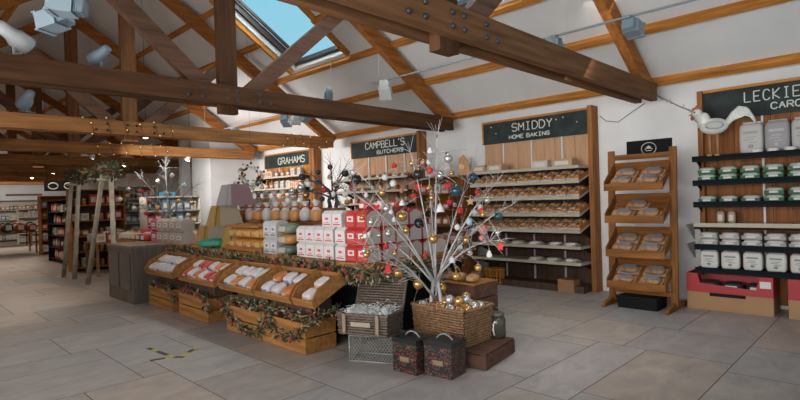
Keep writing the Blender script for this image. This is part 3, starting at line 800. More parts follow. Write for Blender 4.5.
RB = ('gr', t_gable((.42, .035, .03), (.46, .40, .36), (.50, .07, .06)))
H = .173
for lv in range(2):
    for j in range(4):
        place(WB[0], WB[1], 'gift_carton', (3.52, 4.97-j*.17, TT+.001+lv*H), 0, 'white carton with red print, %s row, left block' % ('upper' if lv else 'lower'), 'carton', 'white cartons with red print')
for j in range(2):
    place(WB[0], WB[1], 'gift_carton', (3.56, 4.53-j*.17, TT+.001+2*H), 0, 'white carton with red print, on top of the block', 'carton', 'white cartons with red print')
for j in range(5):
    place('gsil', t_gable((.36, .35, .35), (.4, .38, .37), (.5, .2, .18)), 'gift_carton', (3.76, 5.02-j*.175, TT+.001), 0, 'grey carton behind the white cartons, lower row', 'carton', 'grey cartons behind the white ones')
    place('gsil', None, 'gift_carton', (3.76, 5.02-j*.175, TT+.001+H), 0, 'grey carton behind the white cartons, upper row', 'carton', 'grey cartons behind the white ones')
LN = ['bottom', 'middle', 'top']
for lv in range(3):
    z = TT+.001+lv*H
    if lv < 2:
        place(WB[0], WB[1], 'gift_carton', (3.52, 4.265, z), 0, 'white carton at the left end of the red cartons, %s row' % LN[lv], 'carton', 'white cartons with red print')
    for j in range(2):
        place(RB[0], RB[1], 'gift_carton', (3.52, 4.09-j*.168, z), 0, 'red gift carton with white label, %s row, facing the crates' % LN[lv], 'carton', 'red cartons')
    for j in range(5-lv):
        g = RB if (j+lv) % 3 else ('gd', t_gable((.22, .02, .02), (.48, .42, .40), (.5, .1, .1)))
        place(g[0], g[1], 'gift_carton', (3.73+j*.205, 3.922, z), 0, 'red carton showing its grey side, %s row, towards the twig tree' % LN[lv], 'carton', 'red cartons')
    for j in range(4):
        place(RB[0], RB[1], 'gift_carton', (3.75+j*.205, 4.10, z), 0, 'red carton hidden behind the front ones, %s row' % LN[lv], 'carton', 'red cartons')
for j, c in enumerate(((.5, .04, .04), (.55, .52, .5), (.5, .05, .04))):
    place('rtop%d' % j, t_pillow(c, .10, .12, .09), 'gift_bag', (3.60+j*.1, 4.05-j*.12, TT+.002+3*H), 0, 'small %s bag lying on top of the red cartons' % ('red', 'white', 'scarlet')[j], 'bag')

# left part of the island
def base(px, py, z): return at_z(px, py, z)
def t_cakebox(c, side):
    def f():
        a = MB(); h, w0, w1 = .30, .215, .145
        v = [(-w0, -w0, 0), (w0, -w0, 0), (w0, w0, 0), (-w0, w0, 0), (-w1, -w1, h), (w1, -w1, h), (w1, w1, h), (-w1, w1, h)]
        a.add(v, [(0, 3, 2, 1), (4, 5, 6, 7), (0, 1, 5, 4), (1, 2, 6, 5), (2, 3, 7, 6), (3, 0, 4, 7)])
        g = MB(); e = .002
        g.add([(-w0-e, -w0, .0), (-w0-e, w0, .0), (-w1-e, w1, h), (-w1-e, -w1, h)], [(0, 1, 2, 3)]); g.add([(-w0-e, -w0-e, .0), (-w0-e, -w0+.05, 0), (-w1-e, -w1+.05, h), (-w1-e, -w1-e, h)], [(0, 1, 2, 3)])
        g.add([(-w0, -w0-e, 0), (-w0+.07, -w0-e, 0), (-w1+.03, -w1-e, h), (-w1, -w1-e, h)], [(0, 1, 2, 3)])
        k = MB(); k.beam((-w1*.5, 0, h+.0), (w1*.5, 0, h+.0), .03, .02); k.ball((0, 0, h+.02), .03, 8, 5)
        return [('carton', a.mesh('carton', col_mat(c))), ('gold_panel', g.mesh('gold_panel', col_mat(side))), ('ribbon_knot', k.mesh('ribbon_knot', col_mat(side)))]
    return f
BEI, GLD = (.42, .34, .25), (.40, .24, .06)
for (px, py, z, c, s, lab) in ((210, 248, TT, BEI, GLD, 'cream tapered cake carton with gold side, bottom left of the pile'), (237, 243, TT, BEI, GLD, 'cream tapered cake carton with gold side, bottom right of the pile'),
                               (222, 227, TT+.302, BEI, GLD, 'cream tapered cake carton with gold side, middle of the pile'), (233, 206, TT+.603, (.26, .15, .165), (.35, .32, .32), 'mauve tapered cake carton topmost of the pile')):
    p = at_x(px, py, 3.62)
    place('cb%.2f' % c[0], t_cakebox(c, s), 'cake_carton', (p.x+.12, p.y+.15, z+.001), -.12, lab, 'carton', 'tapered cake cartons')
p = base(212, 247, TT); o = place('grnbag', t_pillow((.03, .24, .15), .16, .40, .13, (.05, .3, .2), .7), 'cellophane_bag', (3.46, 7.25, TT+.001), PI/2-.5, 'bright green cellophane bag in front of the cream cake cartons', 'bag')
for lv in range(2):
    for j in range(4):
        y = 9.25-j*.27
        place('beib', t_gable((.38, .32, .27), (.40, .33, .29), (.25, .15, .12), .22, .24, .2), 'gift_carton', (3.58, y, TT+.001+lv*.201), 0, 'beige gift carton beside the pink one, %s row' % ('upper' if lv else 'lower'), 'carton', 'beige cartons')
    place('pinkb', t_gable((.33, .05, .13), (.38, .06, .16), (.5, .3, .35), .22, .26, .2), 'gift_carton', (3.60, 9.56, TT+.001+lv*.201), 0, 'deep pink gift carton, %s of two' % ('upper' if lv else 'lower'), 'carton')
t = slat_crate('bread_crate', 'shallow wooden crate holding orange bread bags, right of cake cartons', (3.56, 6.25, TT+.001), .34, .95, .07, 1, M_CR)
for lv in range(2):
    for j in range(4):
        place('orb', t_pillow((.48, .20, .04), .26, .22, .14, (.5, .3, .12), .8), 'bread_bag', (3.55, 6.58-j*.22, TT+.022+lv*.142), 0, 'orange bag of rolls in the shallow crate, %s layer' % ('upper' if lv else 'lower'), 'bag', 'orange bread bags')
o = MB().box(3.42, 3.78, 5.9, 6.75, TT+.31, TT+.345).build('wooden_board', M_CR); tag(o, 'narrow wooden board lying on the orange bread bags', 'board')
for lv in range(2):
    for j in range(2):
        place('wrap', t_gable((.46, .44, .43), (.42, .40, .39), (.15, .15, .15), .18, .15, .2), 'gift_carton', (3.50, 5.68-j*.152, TT+.001+lv*.201), 0, 'grey-white wrapped carton between bread bags and white cartons, %s' % ('upper' if lv else 'lower'), 'carton', 'grey-white wrapped cartons')
for (y, z, c, lab) in ((5.32, TT+.001, (.10, .14, .10), 'dark green bag low beside the white cartons'), (5.30, TT+.125, (.45, .20, .05), 'orange bag between a dark green and sage bag'), (5.30, TT+.25, (.15, .19, .13), 'sage green bag on top beside the white cartons')):
    place('sb%.2f' % c[0], t_pillow(c, .22, .28, .123, (.4, .35, .3), .7), 'food_bag', (3.50, y, z), 0, lab, 'bag')

# rear tier: upturned crates with clear gift bags
for j in range(3):
    slat_crate('wooden_crate', 'slatted crate raised at the back of the island table', (4.22, 7.62-j*.96, TT+.001), .5, .92, .34, 2, M_CR, group='slatted crates at the back of the island')
    o = MB().box(3.97, 4.47, 7.62-j*.96-.46, 7.62-j*.96+.46, TT+.342, TT+.357).build('wooden_board', M_CR); tag(o, 'thin board laid over a crate at the back of the island', 'board', 'boards over the rear crates')
for j in range(3):
    o = MB().box(4.26, 4.46, 7.64-j*.9-.44, 7.64-j*.9+.44, TT+.358, TT+.53).build('riser_box', M_CRD); tag(o, 'brown riser box under the rear row of clear gift bags', 'riser', 'riser boxes')
def t_giftbag(c):
    def f():
        a = MB(); a.ball((0, 0, .085), .5, 12, 8, (.14, .17, .17), .6)
        b = MB(); b.lathe([(.07, .12), (.055, .165), (.022, .20), (.06, .27), (.05, .275)], 10)
        r = MB(); r.lathe([(.028, .19), (.03, .20), (.028, .21)], 10)
        return [('sweets', a.mesh('sweets', col_mat(c, .4))), ('film_top', b.mesh('film_top', M_BAG)), ('ribbon', r.mesh('ribbon', M_REDFELT))]
    return f
GBC = [(.48, .20, .06), (.45, .42, .40), (.46, .22, .08), (.40, .30, .22)]
for r, (x, z) in enumerate(((4.08, TT+.358), (4.36, TT+.531))):
    for j in range(11):
        if r == 1 and j > 7: continue
        place('gb%d' % ((j+r) % 4), t_giftbag(GBC[(j+r) % 4]), 'gift_bag', (x, 7.95-j*.24, z), 0, 'clear gift bag with tied film top at island back, %s row' % ('rear' if r else 'front'), 'bag', 'clear gift bags')
# goods at the island's far end, behind the plinth
EC = [(.5, .47, .45), (.42, .05, .04), (.48, .25, .07), (.5, .44, .38), (.35, .04, .05), (.1, .1, .12), (.50, .38, .2)]
for r in range(3):
    for j in range(6):
        place('end%d' % ((j*3+r) % 7), t_pillow(EC[(j*3+r) % 7], .20, .22, .13+.07*r), 'food_bag', (3.50+r*.27, 11.03-j*.235, TT+.001+(.0)), 0, 'colourful bag at the island far end, %s row' % ('front', 'middle', 'rear')[r], 'bag', 'bags at the island far end')

# ------------------------------------------------------------------ twig trees and baubles
M_TWIG = mat('frosted_twig', (.44, .42, .41), .7, var=.15, scale=20)
M_TWIGD = mat('dark_twig', (.03, .03, .032), .7)
M_TWIGS = mat('silver_twig', (.20, .20, .205), .6)
def bauble(px_pos, r, m, label, group='baubles on the large white twig tree', capm=None, shape='ball'):
    p = Vector(px_pos)
    name = {'ball': 'bauble', 'star': 'star_ornament', 'heart': 'heart_ornament', 'santa': 'santa_ornament', 'tree': 'felt_tree_ornament', 'house': 'bell_ornament'}[shape]
    b = MB()
    if shape == 'ball': b.ball((0, 0, -r-.018), r, 14, 10)
    elif shape == 'star':
        pts = [((r if i % 2 == 0 else r*.45)*math.cos(PI/2+i*PI/5), (r if i % 2 == 0 else r*.45)*math.sin(PI/2+i*PI/5)-r-.02) for i in range(10)]
        b.prism(pts, 1, -.010, .010); b.v = [tuple(Matrix.Rotation(-.8, 4, 'Z') @ Vector(v)) for v in b.v]
    elif shape == 'heart':
        pts = [(r*.062*16*math.sin(a)**3*1.0, r*.062*(13*math.cos(a)-5*math.cos(2*a)-2*math.cos(3*a)-math.cos(4*a))-r-.02) for a in [2*PI*i/20 for i in range(20)]]
        b.prism(pts, 1, -.012, .012); b.v = [tuple(Matrix.Rotation(-.8, 4, 'Z') @ Vector(v)) for v in b.v]
    elif shape == 'tree':
        b.prism([(-r*.7, -2*r), (-r*.12, -2*r), (-r*.12, -2.25*r), (r*.12, -2.25*r), (r*.12, -2*r), (r*.7, -2*r), (r*.3, -1.3*r), (r*.5, -1.3*r), (0, -.02), (-r*.5, -1.3*r), (-r*.3, -1.3*r)], 1, -.010, .010)
        b.v = [tuple(Matrix.Rotation(-.9, 4, 'Z') @ Vector(v)) for v in b.v]
    elif shape == 'santa':
        b.lathe([(r*.55, -2.1*r), (r*.7, -1.5*r), (r*.4, -1.0*r), (r*.42, -.8*r), (r*.05, -.02)], 10)
    else:
        b.lathe([(r*.85, -1.9*r), (r*.75, -1.6*r), (r*.55, -.9*r), (r*.2, -.3*r), (.004, -.02)], 12)
    o = b.build(name, m); o.location = p
    tag(o, label, 'ornament', group)
    c = MB(); c.tube([(0, 0, -.022), (0, 0, .0)], .008 if r > .02 else .005, .004, 6); c.build('hanging_cap', capm or M_GOLD, o)
    return o
def curve(a, b, up, n=5):
    a, b = Vector(a), Vector(b); c = a.lerp(b, .5)+Vector((0, 0, up))
    return [a*(1-s)**2+c*2*s*(1-s)+b*s*s for s in [i/n for i in range(n+1)]]
def twig_tree(label, foot, top_z, ends, m, r0=.02, seed=1, fine=60, fine_len=.2, name='twig_tree'):
    """foot: base point; ends: the points that carry ornaments"""
    rnd = random.Random(seed); foot = Vector(foot)
    t = thing(name, label, 'twig tree', foot)
    hub = foot+Vector((0, 0, (top_z-foot.z)*.28))
    limbs = []; b = MB()
    for q in (Vector((-.03, .02, 0)), Vector((.03, -.02, 0))):
        b.tube([q, q*1.5+Vector((0, 0, (hub.z-foot.z)*.5)), hub-foot+q*.5], r0*1.25, r0, 8)
    b.build('trunk', m, t)
    ends = [Vector(e) for e in ends]
    # main limbs go to spread-out ends, the others branch off the nearest limb
    far = sorted(ends, key=lambda e: -(e-hub).length)
    main = []
    for e in far:
        if all((e-hub).normalized().angle((f-hub).normalized()) > .42 for f in main): main.append(e)
        if len(main) >= 14: break
    lp = []
    for e in main:
        st = foot.lerp(hub, rnd.uniform(.55, 1.0))
        c = curve(st, e, .10+.10*(e-hub).length, 7); b = MB()
        b.tube([v-foot for v in c], r0*.7, r0*.12, 6); b.build('branch', m, t); lp += c[2:]
    b = MB()
    for e in ends:
        if e in main: continue
        q = min(lp, key=lambda v: (v-e).length+(.25 if v.z > e.z+.25 else 0))
        b.tube([v-foot for v in curve(q, e, .03, 4)], r0*.20, r0*.09, 4)
    for _ in range(fine):
        q = rnd.choice(lp); d = (q-hub).normalized()+Vector((rnd.gauss(0, .5), rnd.gauss(0, .5), rnd.gauss(.1, .45)))
        e = q+d.normalized()*fine_len*rnd.uniform(.5, 1.3)
        b.tube([v-foot for v in curve(q, e, .02, 3)], r0*.18, r0*.06, 3)
    b.build('twigs', m, t)
    return t
D0 = 5.0
BL = [  # px, py, radius in px, material, shape, label
 (398, 266, 5.5, M_GOLD, 'ball', 'pale gold bauble hanging low at the left of the white twig tree'),
 (418, 277, 6, M_GOLD, 'ball', 'gold bauble hanging low before the twig tree trunks'),
 (441, 281, 6.5, M_GOLD, 'ball', 'large gold bauble hanging low just above the wicker basket'),
 (456, 270, 5, M_GOLD, 'ball', 'gold bauble low at the right of the twig tree trunks'),
 (433, 232, 5.5, M_GOLD, 'ball', 'gold bauble at the middle of the white twig tree'),
 (402, 209, 6, M_GOLD, 'ball', 'gold bauble above the red cartons on the twig tree'),
 (382, 187, 4, M_GOLD, 'ball', 'small gold bauble at upper left of the twig tree'),
 (406, 225, 4, M_GOLD, 'ball', 'small gold bauble beside a black one'),
 (466, 234, 4.5, M_GOLD, 'ball', 'gold bauble right of the twig tree centre'),
 (419, 216, 6, M_BLKGL, 'ball', 'black bauble at the left centre of the white twig tree'),
 (418, 167, 6, M_BLKGL, 'ball', 'black bauble high at left of the white twig tree'),
 (356, 172, 6, M_BLKGL, 'ball', 'black bauble at the far upper left branch tip'),
 (456, 183, 6.5, M_TEAL, 'ball', 'dark teal bauble high on the white twig tree'),
 (473, 171, 5, M_TEAL, 'ball', 'dark teal bauble before the middle bay shelves'),
 (498, 210, 5, M_TEAL, 'ball', 'dark teal bauble at the right branch tips'),
 (448, 152, 5, M_SILVER, 'ball', 'silver bauble at the top of the white twig tree'),
 (418, 181, 4.5, M_REDFELT, 'heart', 'red heart hanging below the high black bauble'),
 (413, 190, 4.5, M_REDFELT, 'star', 'red star left of the twig tree centre'),
 (449, 196, 4.5, M_REDFELT, 'star', 'red star left below the teal bauble'),
 (447, 180, 4, M_REDFELT, 'heart', 'red heart near the twig tree top'),
 (483, 223, 5.5, mat('rose_glass', (.45, .16, .16), .3), 'ball', 'rose and white bauble right of the twig tree'),
 (500, 240, 5, M_REDFELT, 'star', 'red star at the right edge of the twig tree'),
 (489, 248, 5, M_WHITE, 'santa', 'white figure ornament low at right of the twig tree'),
 (469, 216, 4, mat('ice_glass', (.30, .42, .47), .2), 'ball', 'ice blue bauble right of the twig tree centre'),
 (430, 145, 5, M_WHITE, 'house', 'white bell ornament high on the twig tree'),
 (402, 198, 4.5, M_WHITE, 'house', 'white bell ornament left of the twig tree centre'),
 (440, 202, 6, M_WHITE, 'house', 'large white bell ornament at twig tree centre'),
 (461, 160, 5, mat('tan_card', (.48, .27, .12), .6), 'star', 'tan star high on the right of the twig tree'),
 (470, 195, 5, mat('tan_card', (.48, .27, .12), .6), 'star', 'tan star below the dark teal bauble'),
 (376, 201, 4.5, M_REDFELT, 'heart', 'red heart above the red cartons'),
 (393, 178, 4, M_WHITE, 'ball', 'white bauble at upper left of the twig tree'),
 (366, 190, 4, M_WHITE, 'santa', 'white figure ornament far left on the twig tree'),
 (452, 255, 4.5, M_WHITE, 'house', 'white bell ornament low right of the trunks'),
 (478, 262, 4.5, M_GOLD, 'ball', 'gold bauble low at far right of the twig tree'),
 (425, 250, 4, M_REDFELT, 'santa', 'red figure ornament before the twig tree trunks'),
 (388, 228, 4, M_SILVER, 'ball', 'silver bauble before the red cartons'),
 (371, 217, 3.5, M_SILVER, 'ball', 'small silver bauble before the top red cartons'),
 (440, 170, 4.5, M_SILVER, 'ball', 'silver bauble below the twig tree top'),
 (487, 195, 4, M_SILVER, 'ball', 'silver bauble on the upper right branches'),
 (460, 205, 4, M_REDFELT, 'ball', 'red bauble at the twig tree centre right'),
]
rnd = random.Random(11); ends = []; hubd = 4.85
for (px, py, r, m, sh, lab) in BL:
    dd = hubd+rnd.uniform(-.45, .5)
    if px < 400 and py > 200: dd = hubd-.1
    p = at_d(px, py, dd); ends.append(p)
    bauble(p, r*.88*dd/F_PX, m, lab, shape=sh)
RC = [(M_GOLD, 'gold'), (M_SILVER, 'silver'), (M_WHITE, 'white'), (mat('rose_glass', (.3, .1, .1)), 'rose'), (M_GOLD, 'gold'), (M_WHITE, 'white'), (M_REDFELT, 'red')]
k = 0
while k < 44:
    a = rnd.uniform(-.25, PI+.25); q = rnd.uniform(.45, 1.0)
    px, py = 428+math.cos(a)*70*q, 238-math.sin(a)*88*q
    if any((px-e[0])**2+(py-e[1])**2 < 90 for e in BL): continue
    dd = hubd+rnd.uniform(-.6, .7); p = at_d(px, py, dd)
    if p.z < 1.0 and p.y > 3.6: continue
    ends.append(p); m, cn = RC[k % 7]
    bauble(p, rnd.uniform(.02, .032), m, 'small %s bauble on the large white twig tree' % cn); k += 1
bare = [(335, 172), (345, 160), (372, 160), (395, 148), (437, 138), (468, 150), (497, 182), (512, 205), (508, 228), (385, 170), (410, 152), (480, 165), (352, 196), (392, 240), (385, 255), (504, 256), (340, 185), (380, 262), (372, 240), (384, 236), (393, 250), (398, 258), (388, 248), (406, 262), (462, 262), (476, 250), (410, 236)]
ends += [at_d(px, py, hubd+rnd.uniform(-.5, .5)) for px, py in bare]
foot = at_z(428, 318, .20); foot = Vector((3.86, 3.34, .20))
twig_tree('large white frosted twig tree hung with baubles, standing in the wicker basket', foot, 2.05, ends, M_TWIG, .0165, 5, 300, .2)

# dark twig tree and silver twig tree on the island
e3 = []; C3 = Vector((4.45, 5.7, TT+.36))
D3 = [(302, 172, M_BLKGL), (318, 168, M_BLKGL), (330, 163, M_BLKGL), (345, 168, M_BLKGL), (312, 185, M_SILVER), (322, 195, M_TEAL), (336, 180, mat('copper', (.5, .18, .08), .25, metal=.7)), (300, 196, M_WHITE), (345, 190, M_WHITE), (328, 206, M_SILVER), (310, 205, M_REDFELT), (338, 199, M_SILVER), (352, 182, M_REDFELT), (292, 186, M_SILVER), (318, 178, M_TEAL), (306, 190, M_GOLD), (315, 198, M_WHITE), (333, 190, M_WHITE), (342, 204, M_WHITE), (296, 204, M_REDFELT), (350, 172, M_SILVER), (308, 178, M_WHITE), (324, 186, M_REDFELT), (347, 198, M_GOLD), (301, 182, M_SILVER), (288, 196, M_WHITE), (330, 173, M_GOLD)]
for i, (px, py, m) in enumerate(D3):
    p = at_d(px, py, 7.2+rnd.uniform(-.25, .35)); e3.append(p)
    bauble(p, .04+.012*(i % 3 == 0), m, '%s ornament on the dark twig tree' % {M_BLKGL: 'black', M_SILVER: 'silver', M_TEAL: 'teal', M_WHITE: 'white', M_REDFELT: 'red', M_GOLD: 'gold'}.get(m, 'copper'), 'ornaments on the dark twig tree')
twig_tree('dark twig tree with black and silver ornaments at the back of the island', (4.36, 5.55, TT+.531), 2.1, e3, M_TWIGD, .022, 8, 70, .25)
e4 = []
D4 = [(150, 198), (158, 178), (172, 172), (184, 182), (192, 200), (140, 188), (128, 186), (120, 196), (166, 190), (178, 198), (146, 210), (134, 205), (188, 212), (170, 206), (158, 205)]
for i, (px, py) in enumerate(D4):
    p = at_d(px, py, 9.9+rnd.uniform(-.5, .4)); e4.append(p)
    m, cn = [(M_REDFELT, 'red'), (M_SILVER, 'silver'), (M_WHITE, 'white'), (mat('ice_glass', (.3, .4, .47)), 'ice blue'), (M_GOLD, 'gold')][i % 5]
    bauble(p, .042, m, '%s bauble on the distant silver twig tree behind the plinth' % cn, 'baubles on the distant silver twig tree')
e4 += [at_d(px, py, 9.9+rnd.uniform(-.4, .4)) for px, py in ((112, 188), (125, 180), (140, 178), (165, 164), (180, 168), (196, 186), (200, 200), (118, 205))]
twig_tree('silver twig tree with small baubles at the far end of the island', (3.83, 9.75, TT+.13), 2.3, e4, M_TWIGS, .018, 9, 260, .26)
# hanging wreath-like cluster left of the furthest bay
t = thing('hanging_wreath', 'white and gold hanging wreath above the clear gift bags', 'wreath')
cw = at_d(251, 176, 8.6); b = MB(); rr = .16
for i in range(130):
    a = rnd.uniform(0, 2*PI); v = Vector((rnd.gauss(0, .035), rnd.gauss(0, .035), rnd.gauss(0, .035)))
    q = cw+RT*math.cos(a)*rr+Vector((0, 0, math.sin(a)*rr))+v
    b.ball(q, rnd.uniform(.012, .028), 6, 4, mi=rnd.choice((0, 0, 1, 2)))
b.build('ring', [M_WHITE, M_GOLD, M_LF[0]], t)
b = MB(); b.tube([cw+Vector((0, 0, rr)), Vector((cw.x, cw.y, roof_z(cw.x)-.02))], .002, n=4); b.build('cord', mat('rod_brown', (.08, .06, .05)), t)
# ================================================================== IN FRONT OF THE ISLAND
M_WICK = mat('wicker_brown', (.20, .105, .05), .6, var=.5, scale=30)
M_WICKD = mat('wicker_grey', (.115, .080, .060), .7, var=.35, scale=30)
def woven(sx, sy, h, rows, flare, m, parent, name, z0=0.0, step=.026, r=.0095):
    """a woven rectangular wall: strands running round, in and out of upright stakes"""
    b = MB()
    def pt(u, z):
        k = 1+flare*z/h; a, c = sx/2*k, sy/2*k; per = 2*(a*2+c*2); q = (u % 1)*per
        if q < 2*a: return Vector((-a+q, -c, z)), Vector((0, -1, 0))
        q -= 2*a
        if q < 2*c: return Vector((a, -c+q, z)), Vector((1, 0, 0))
        q -= 2*c
        if q < 2*a: return Vector((a-q, c, z)), Vector((0, 1, 0))
        q -= 2*a
        return Vector((-a, c-q, z)), Vector((-1, 0, 0))
    n = int(2*(sx+sy)/step); n += n % 2
    for i in range(rows):
        z = h*(i+.5)/rows; pts = []
        for j in range(n+1):
            p, nn = pt(j/n, z); pts.append(p+nn*(.008 if (i+j) % 2 else -.004)+Vector((0, 0, z0)))
        b.tube(pts, r if i < rows-1 else r*1.5, n=5, caps=False)
    for j in range(0, n, 2):
        p, nn = pt((j+.5)/n, 0); q, _ = pt((j+.5)/n, h)
        b.tube([p+Vector((0, 0, z0)), q+Vector((0, 0, z0))], .006, n=4)
    o = b.build(name, m, parent)
    return o
# low crate on the floor, wicker basket standing on it
slat_crate('wooden_crate', 'low dark red-brown crate on the floor carrying the large wicker basket', (3.90, 3.11, 0), .62, .88, .13, 1, wood('crate_red', (.095, .045, .030), 1), .16)
o = MB().box(-.305, .305, -.435, .435, .132, .142).build('wooden_board', wood('crate_red', (.095, .045, .030), 1)); o.location = (3.90, 3.11, 0); o.rotation_euler = (0, 0, .16); tag(o, 'dark board laid over the low crate under the wicker basket', 'board')
WX, WY = 3.89, 3.17
t = thing('wicker_basket', 'large brown wicker basket filled with baubles on the low crate', 'basket', (WX, WY, .145))
woven(.42, .60, .34, 14, .07, M_WICK, t, 'woven_wall', 0, .05, .0125)
b = MB(); b.box(-.20, .20, -.29, .29, .004, .016); b.build('base_board', M_WICK, t)
b = MB(); b.box(-.20, .20, -.29, .29, .18, .26); b.build('straw_filling', mat('straw', (.30, .20, .10), .9, var=.4, scale=40), t)
rnd = random.Random(4); k = 0
for i in range(4):
    for j in range(5):
        x, y = -.155+i*.104, -.225+j*.112
        if abs(x+WX-foot.x) < .07 and abs(y+WY-foot.y) < .07: continue
        m, cn = [(M_GOLD, 'gold'), (M_SILVER, 'silver'), (M_GOLD, 'gold'), (mat('copper', (.5, .18, .08)), 'copper'), (M_SILVER, 'silver')][(i*2+j) % 5]
        r = .048+.004*((i+j) % 3)
        b = MB(); b.ball((0, 0, 0), r, 14, 10)
        o = b.build('bauble', m); o.location = (WX+x, WY+y, .145+.262+r)
        tag(o, 'large %s bauble lying in the wicker basket' % cn, 'ornament', 'baubles heaped in the wicker basket')
        c = MB(); a = rnd.uniform(0, 6); c.tube([(math.cos(a)*r*.95, math.sin(a)*r*.6, r*.6), (math.cos(a)*r*1.1, math.sin(a)*r*.75, r*.8)], .010, .008, 6); c.build('hanging_cap', M_GOLD, o)
        c = MB(); c.tube([(r*1.01*math.cos(v), r*1.01*math.sin(v)*.5, r*1.01*math.sin(v)*.87) for v in [2*PI*q/16 for q in range(17)]], .004, n=4, caps=False); c.build('glitter_band', M_CARD, o)
for i, (x, y) in enumerate(((-.10, -.17), (.0, -.17), (.10, -.10), (-.10, -.06))):
    m, cn = [(M_GOLD, 'gold'), (M_SILVER, 'silver')][i % 2]
    b = MB(); b.ball((0, 0, 0), .048, 14, 10); o = b.build('bauble', m); o.location = (WX+x, WY+y, .145+.262+.048*3-.012)
    tag(o, '%s bauble on top of the heap in the wicker basket' % cn, 'ornament', 'baubles heaped in the wicker basket')
# jar beside it
t = thing('storage_jar', 'dark glass storage jar with pale handle right of the wicker basket', 'jar', (4.20, 2.87, .143))
b = MB(); b.lathe([(.075, 0), (.085, .02), (.085, .17), (.07, .20)], 16); b.build('jar', mat('smoked_glass', (.05, .045, .03), .12), t)
b = MB(); b.lathe([(.075, .201), (.075, .235), (.06, .24)], 16); b.build('lid', mat('dark_lid', (.08, .07, .05), .4), t)
b = MB(); b.tube([(-.085-.02*math.sin(a), -.03, .10+.06*math.cos(a)) for a in [PI*i/8 for i in range(9)]], .008, n=6); b.build('handle', M_WHITE, t)
place('rollbag', t_pillow((.09, .07, .05), .14, .14, .26, (.4, .37, .33), .8), 'dark_bag', (4.21, 3.06, .143), 0, 'brown paper bag behind the glass jar on the low crate', 'bag')
# crates behind the basket
for i in range(2):
    slat_crate('wooden_crate', 'brown slatted crate stacked behind the wicker basket, %s one' % ('upper' if i else 'lower'), (4.52, 3.48, i*.292), .42, .54, .29, 2, wood('crate_red', (.095, .045, .030), 1), group='crates stacked behind the wicker basket')
o = MB().box(4.31, 4.73, 3.21, 3.75, .584, .598).build('wooden_board', M_CR); tag(o, 'orange wooden board on the crates behind the wicker basket', 'board')
for j in range(3):
    place('lofs', t_pillow((.30, .13, .045), .13, .15, .09, (.45, .3, .18), .8), 'bread_bag', (4.43, 3.64-j*.165, .599), 0, 'brown bread bag on the board behind the wicker basket', 'bag', 'bread bags behind the wicker basket')

# open hamper on a wire cage
cgx, cgy = 3.32, 3.62
t = thing('wire_cage', 'grey wire netting cage on the floor carrying the open hamper', 'cage', (cgx, cgy, 0), .45)
M_WIRE = mat('galvanised_wire', (.34, .33, .30), .45, metal=.3)
SXc, SYc, Hc_ = .13, .23, .245
b = MB()
for (ax, ay, bx_, by_) in ((-SXc, -SYc, -SXc, SYc), (-SXc, -SYc, SXc, -SYc), (SXc, -SYc, SXc, SYc), (-SXc, SYc, SXc, SYc)):
    A, B = Vector((ax, ay, 0)), Vector((bx_, by_, 0)); L = (B-A).length; d = (B-A)/L; n = int(L/.032)
    for i in range(-6, n+6):
        for sgn in (1, -1):
            s0 = i*.032; s1 = s0+sgn*Hc_*.75; z0_, z1_ = 0.0, Hc_
            lo, hi = (s0, s1)
            t0, t1 = 0.0, 1.0
            for (lim, sg) in ((0, 1), (L, -1)):
                f0, f1 = sg*(lo-lim), sg*(hi-lim)
                if f0 < 0 and f1 < 0: t0 = 2; break
                if f0 < 0: t0 = max(t0, f0/(f0-f1))
                if f1 < 0: t1 = min(t1, f0/(f0-f1))
            if t0 >= t1: continue
            P_ = lambda q: A+d*(lo+(hi-lo)*q)+Vector((0, 0, Hc_*q))
            b.tube([P_(t0), P_(t1)], .0022, n=3, caps=False)
b.build('wire_netting', M_WIRE, t)
b = MB()
cs = [(-SXc, -SYc), (SXc, -SYc), (SXc, SYc), (-SXc, SYc)]
for i in range(4):
    a, c = cs[i], cs[(i+1) % 4]
    for z in (.006, Hc_-.004): b.tube([(*a, z), (*c, z)], .006, n=5)
    b.tube([(*a, .006), (*a, Hc_-.004)], .006, n=5)
b.build('wire_frame', M_WIRE, t)
t = thing('hamper', 'open grey-brown wicker hamper with white shredded filling on the wire cage', 'hamper', (cgx-.02, cgy+.06, .252), .36)
woven(.34, .50, .20, 8, .05, M_WICKD, t, 'woven_wall', 0, .05, .0125)
b = MB(); b.box(-.16, .16, -.24, .24, .004, .014); b.build('base_board', M_WICKD, t)
# open lid standing at the back
lid = MB(); n = 26
for i in range(10):
    z = .22+.024*i; x = .20+.010*i
    lid.tube([(x+(.007 if (i+j) % 2 else -.007), -.255+.51*j/n, z) for j in range(n+1)], .0125, n=5)
for j in (-.255, .255): lid.tube([(.19, j, .21), (.30, j, .455)], .014, n=6)
lid.tube([(.295, -.26, .45), (.295, .26, .45)], .014, n=6)
lid.build('lid', M_WICKD, t)
b = MB(); b.box(-.155, .155, -.235, .235, .10, .165)
rnd = random.Random(6)
for _ in range(420):
    p = Vector((rnd.uniform(-.15, .15), rnd.uniform(-.23, .23), .165+abs(rnd.gauss(0, .03))))
    a = rnd.uniform(0, 2*PI); l = rnd.uniform(.02, .045)
    b.tube([p, p+Vector((math.cos(a)*l, math.sin(a)*l, rnd.uniform(0, .03))), p+Vector((math.cos(a+.9)*l*1.6, math.sin(a+.9)*l*1.6, rnd.uniform(-.01, .02)))], .003, n=3, caps=False)
tag(b.build('shredded_filling', mat('white_shreds', (.80, .80, .80), .7), t), kind='stuff')
for y in (-.17, .17):
    b = MB(); b.box(-.215, -.200, y-.016, y+.016, .03, .20); b.build('strap', mat('strap_tan', (.26, .17, .11), .6), t)
b = MB(); b.box(-.212, -.202, -.10, .10, .09, .13); b.build('name_plate', mat('plate_tan', (.34, .27, .2), .6), t)
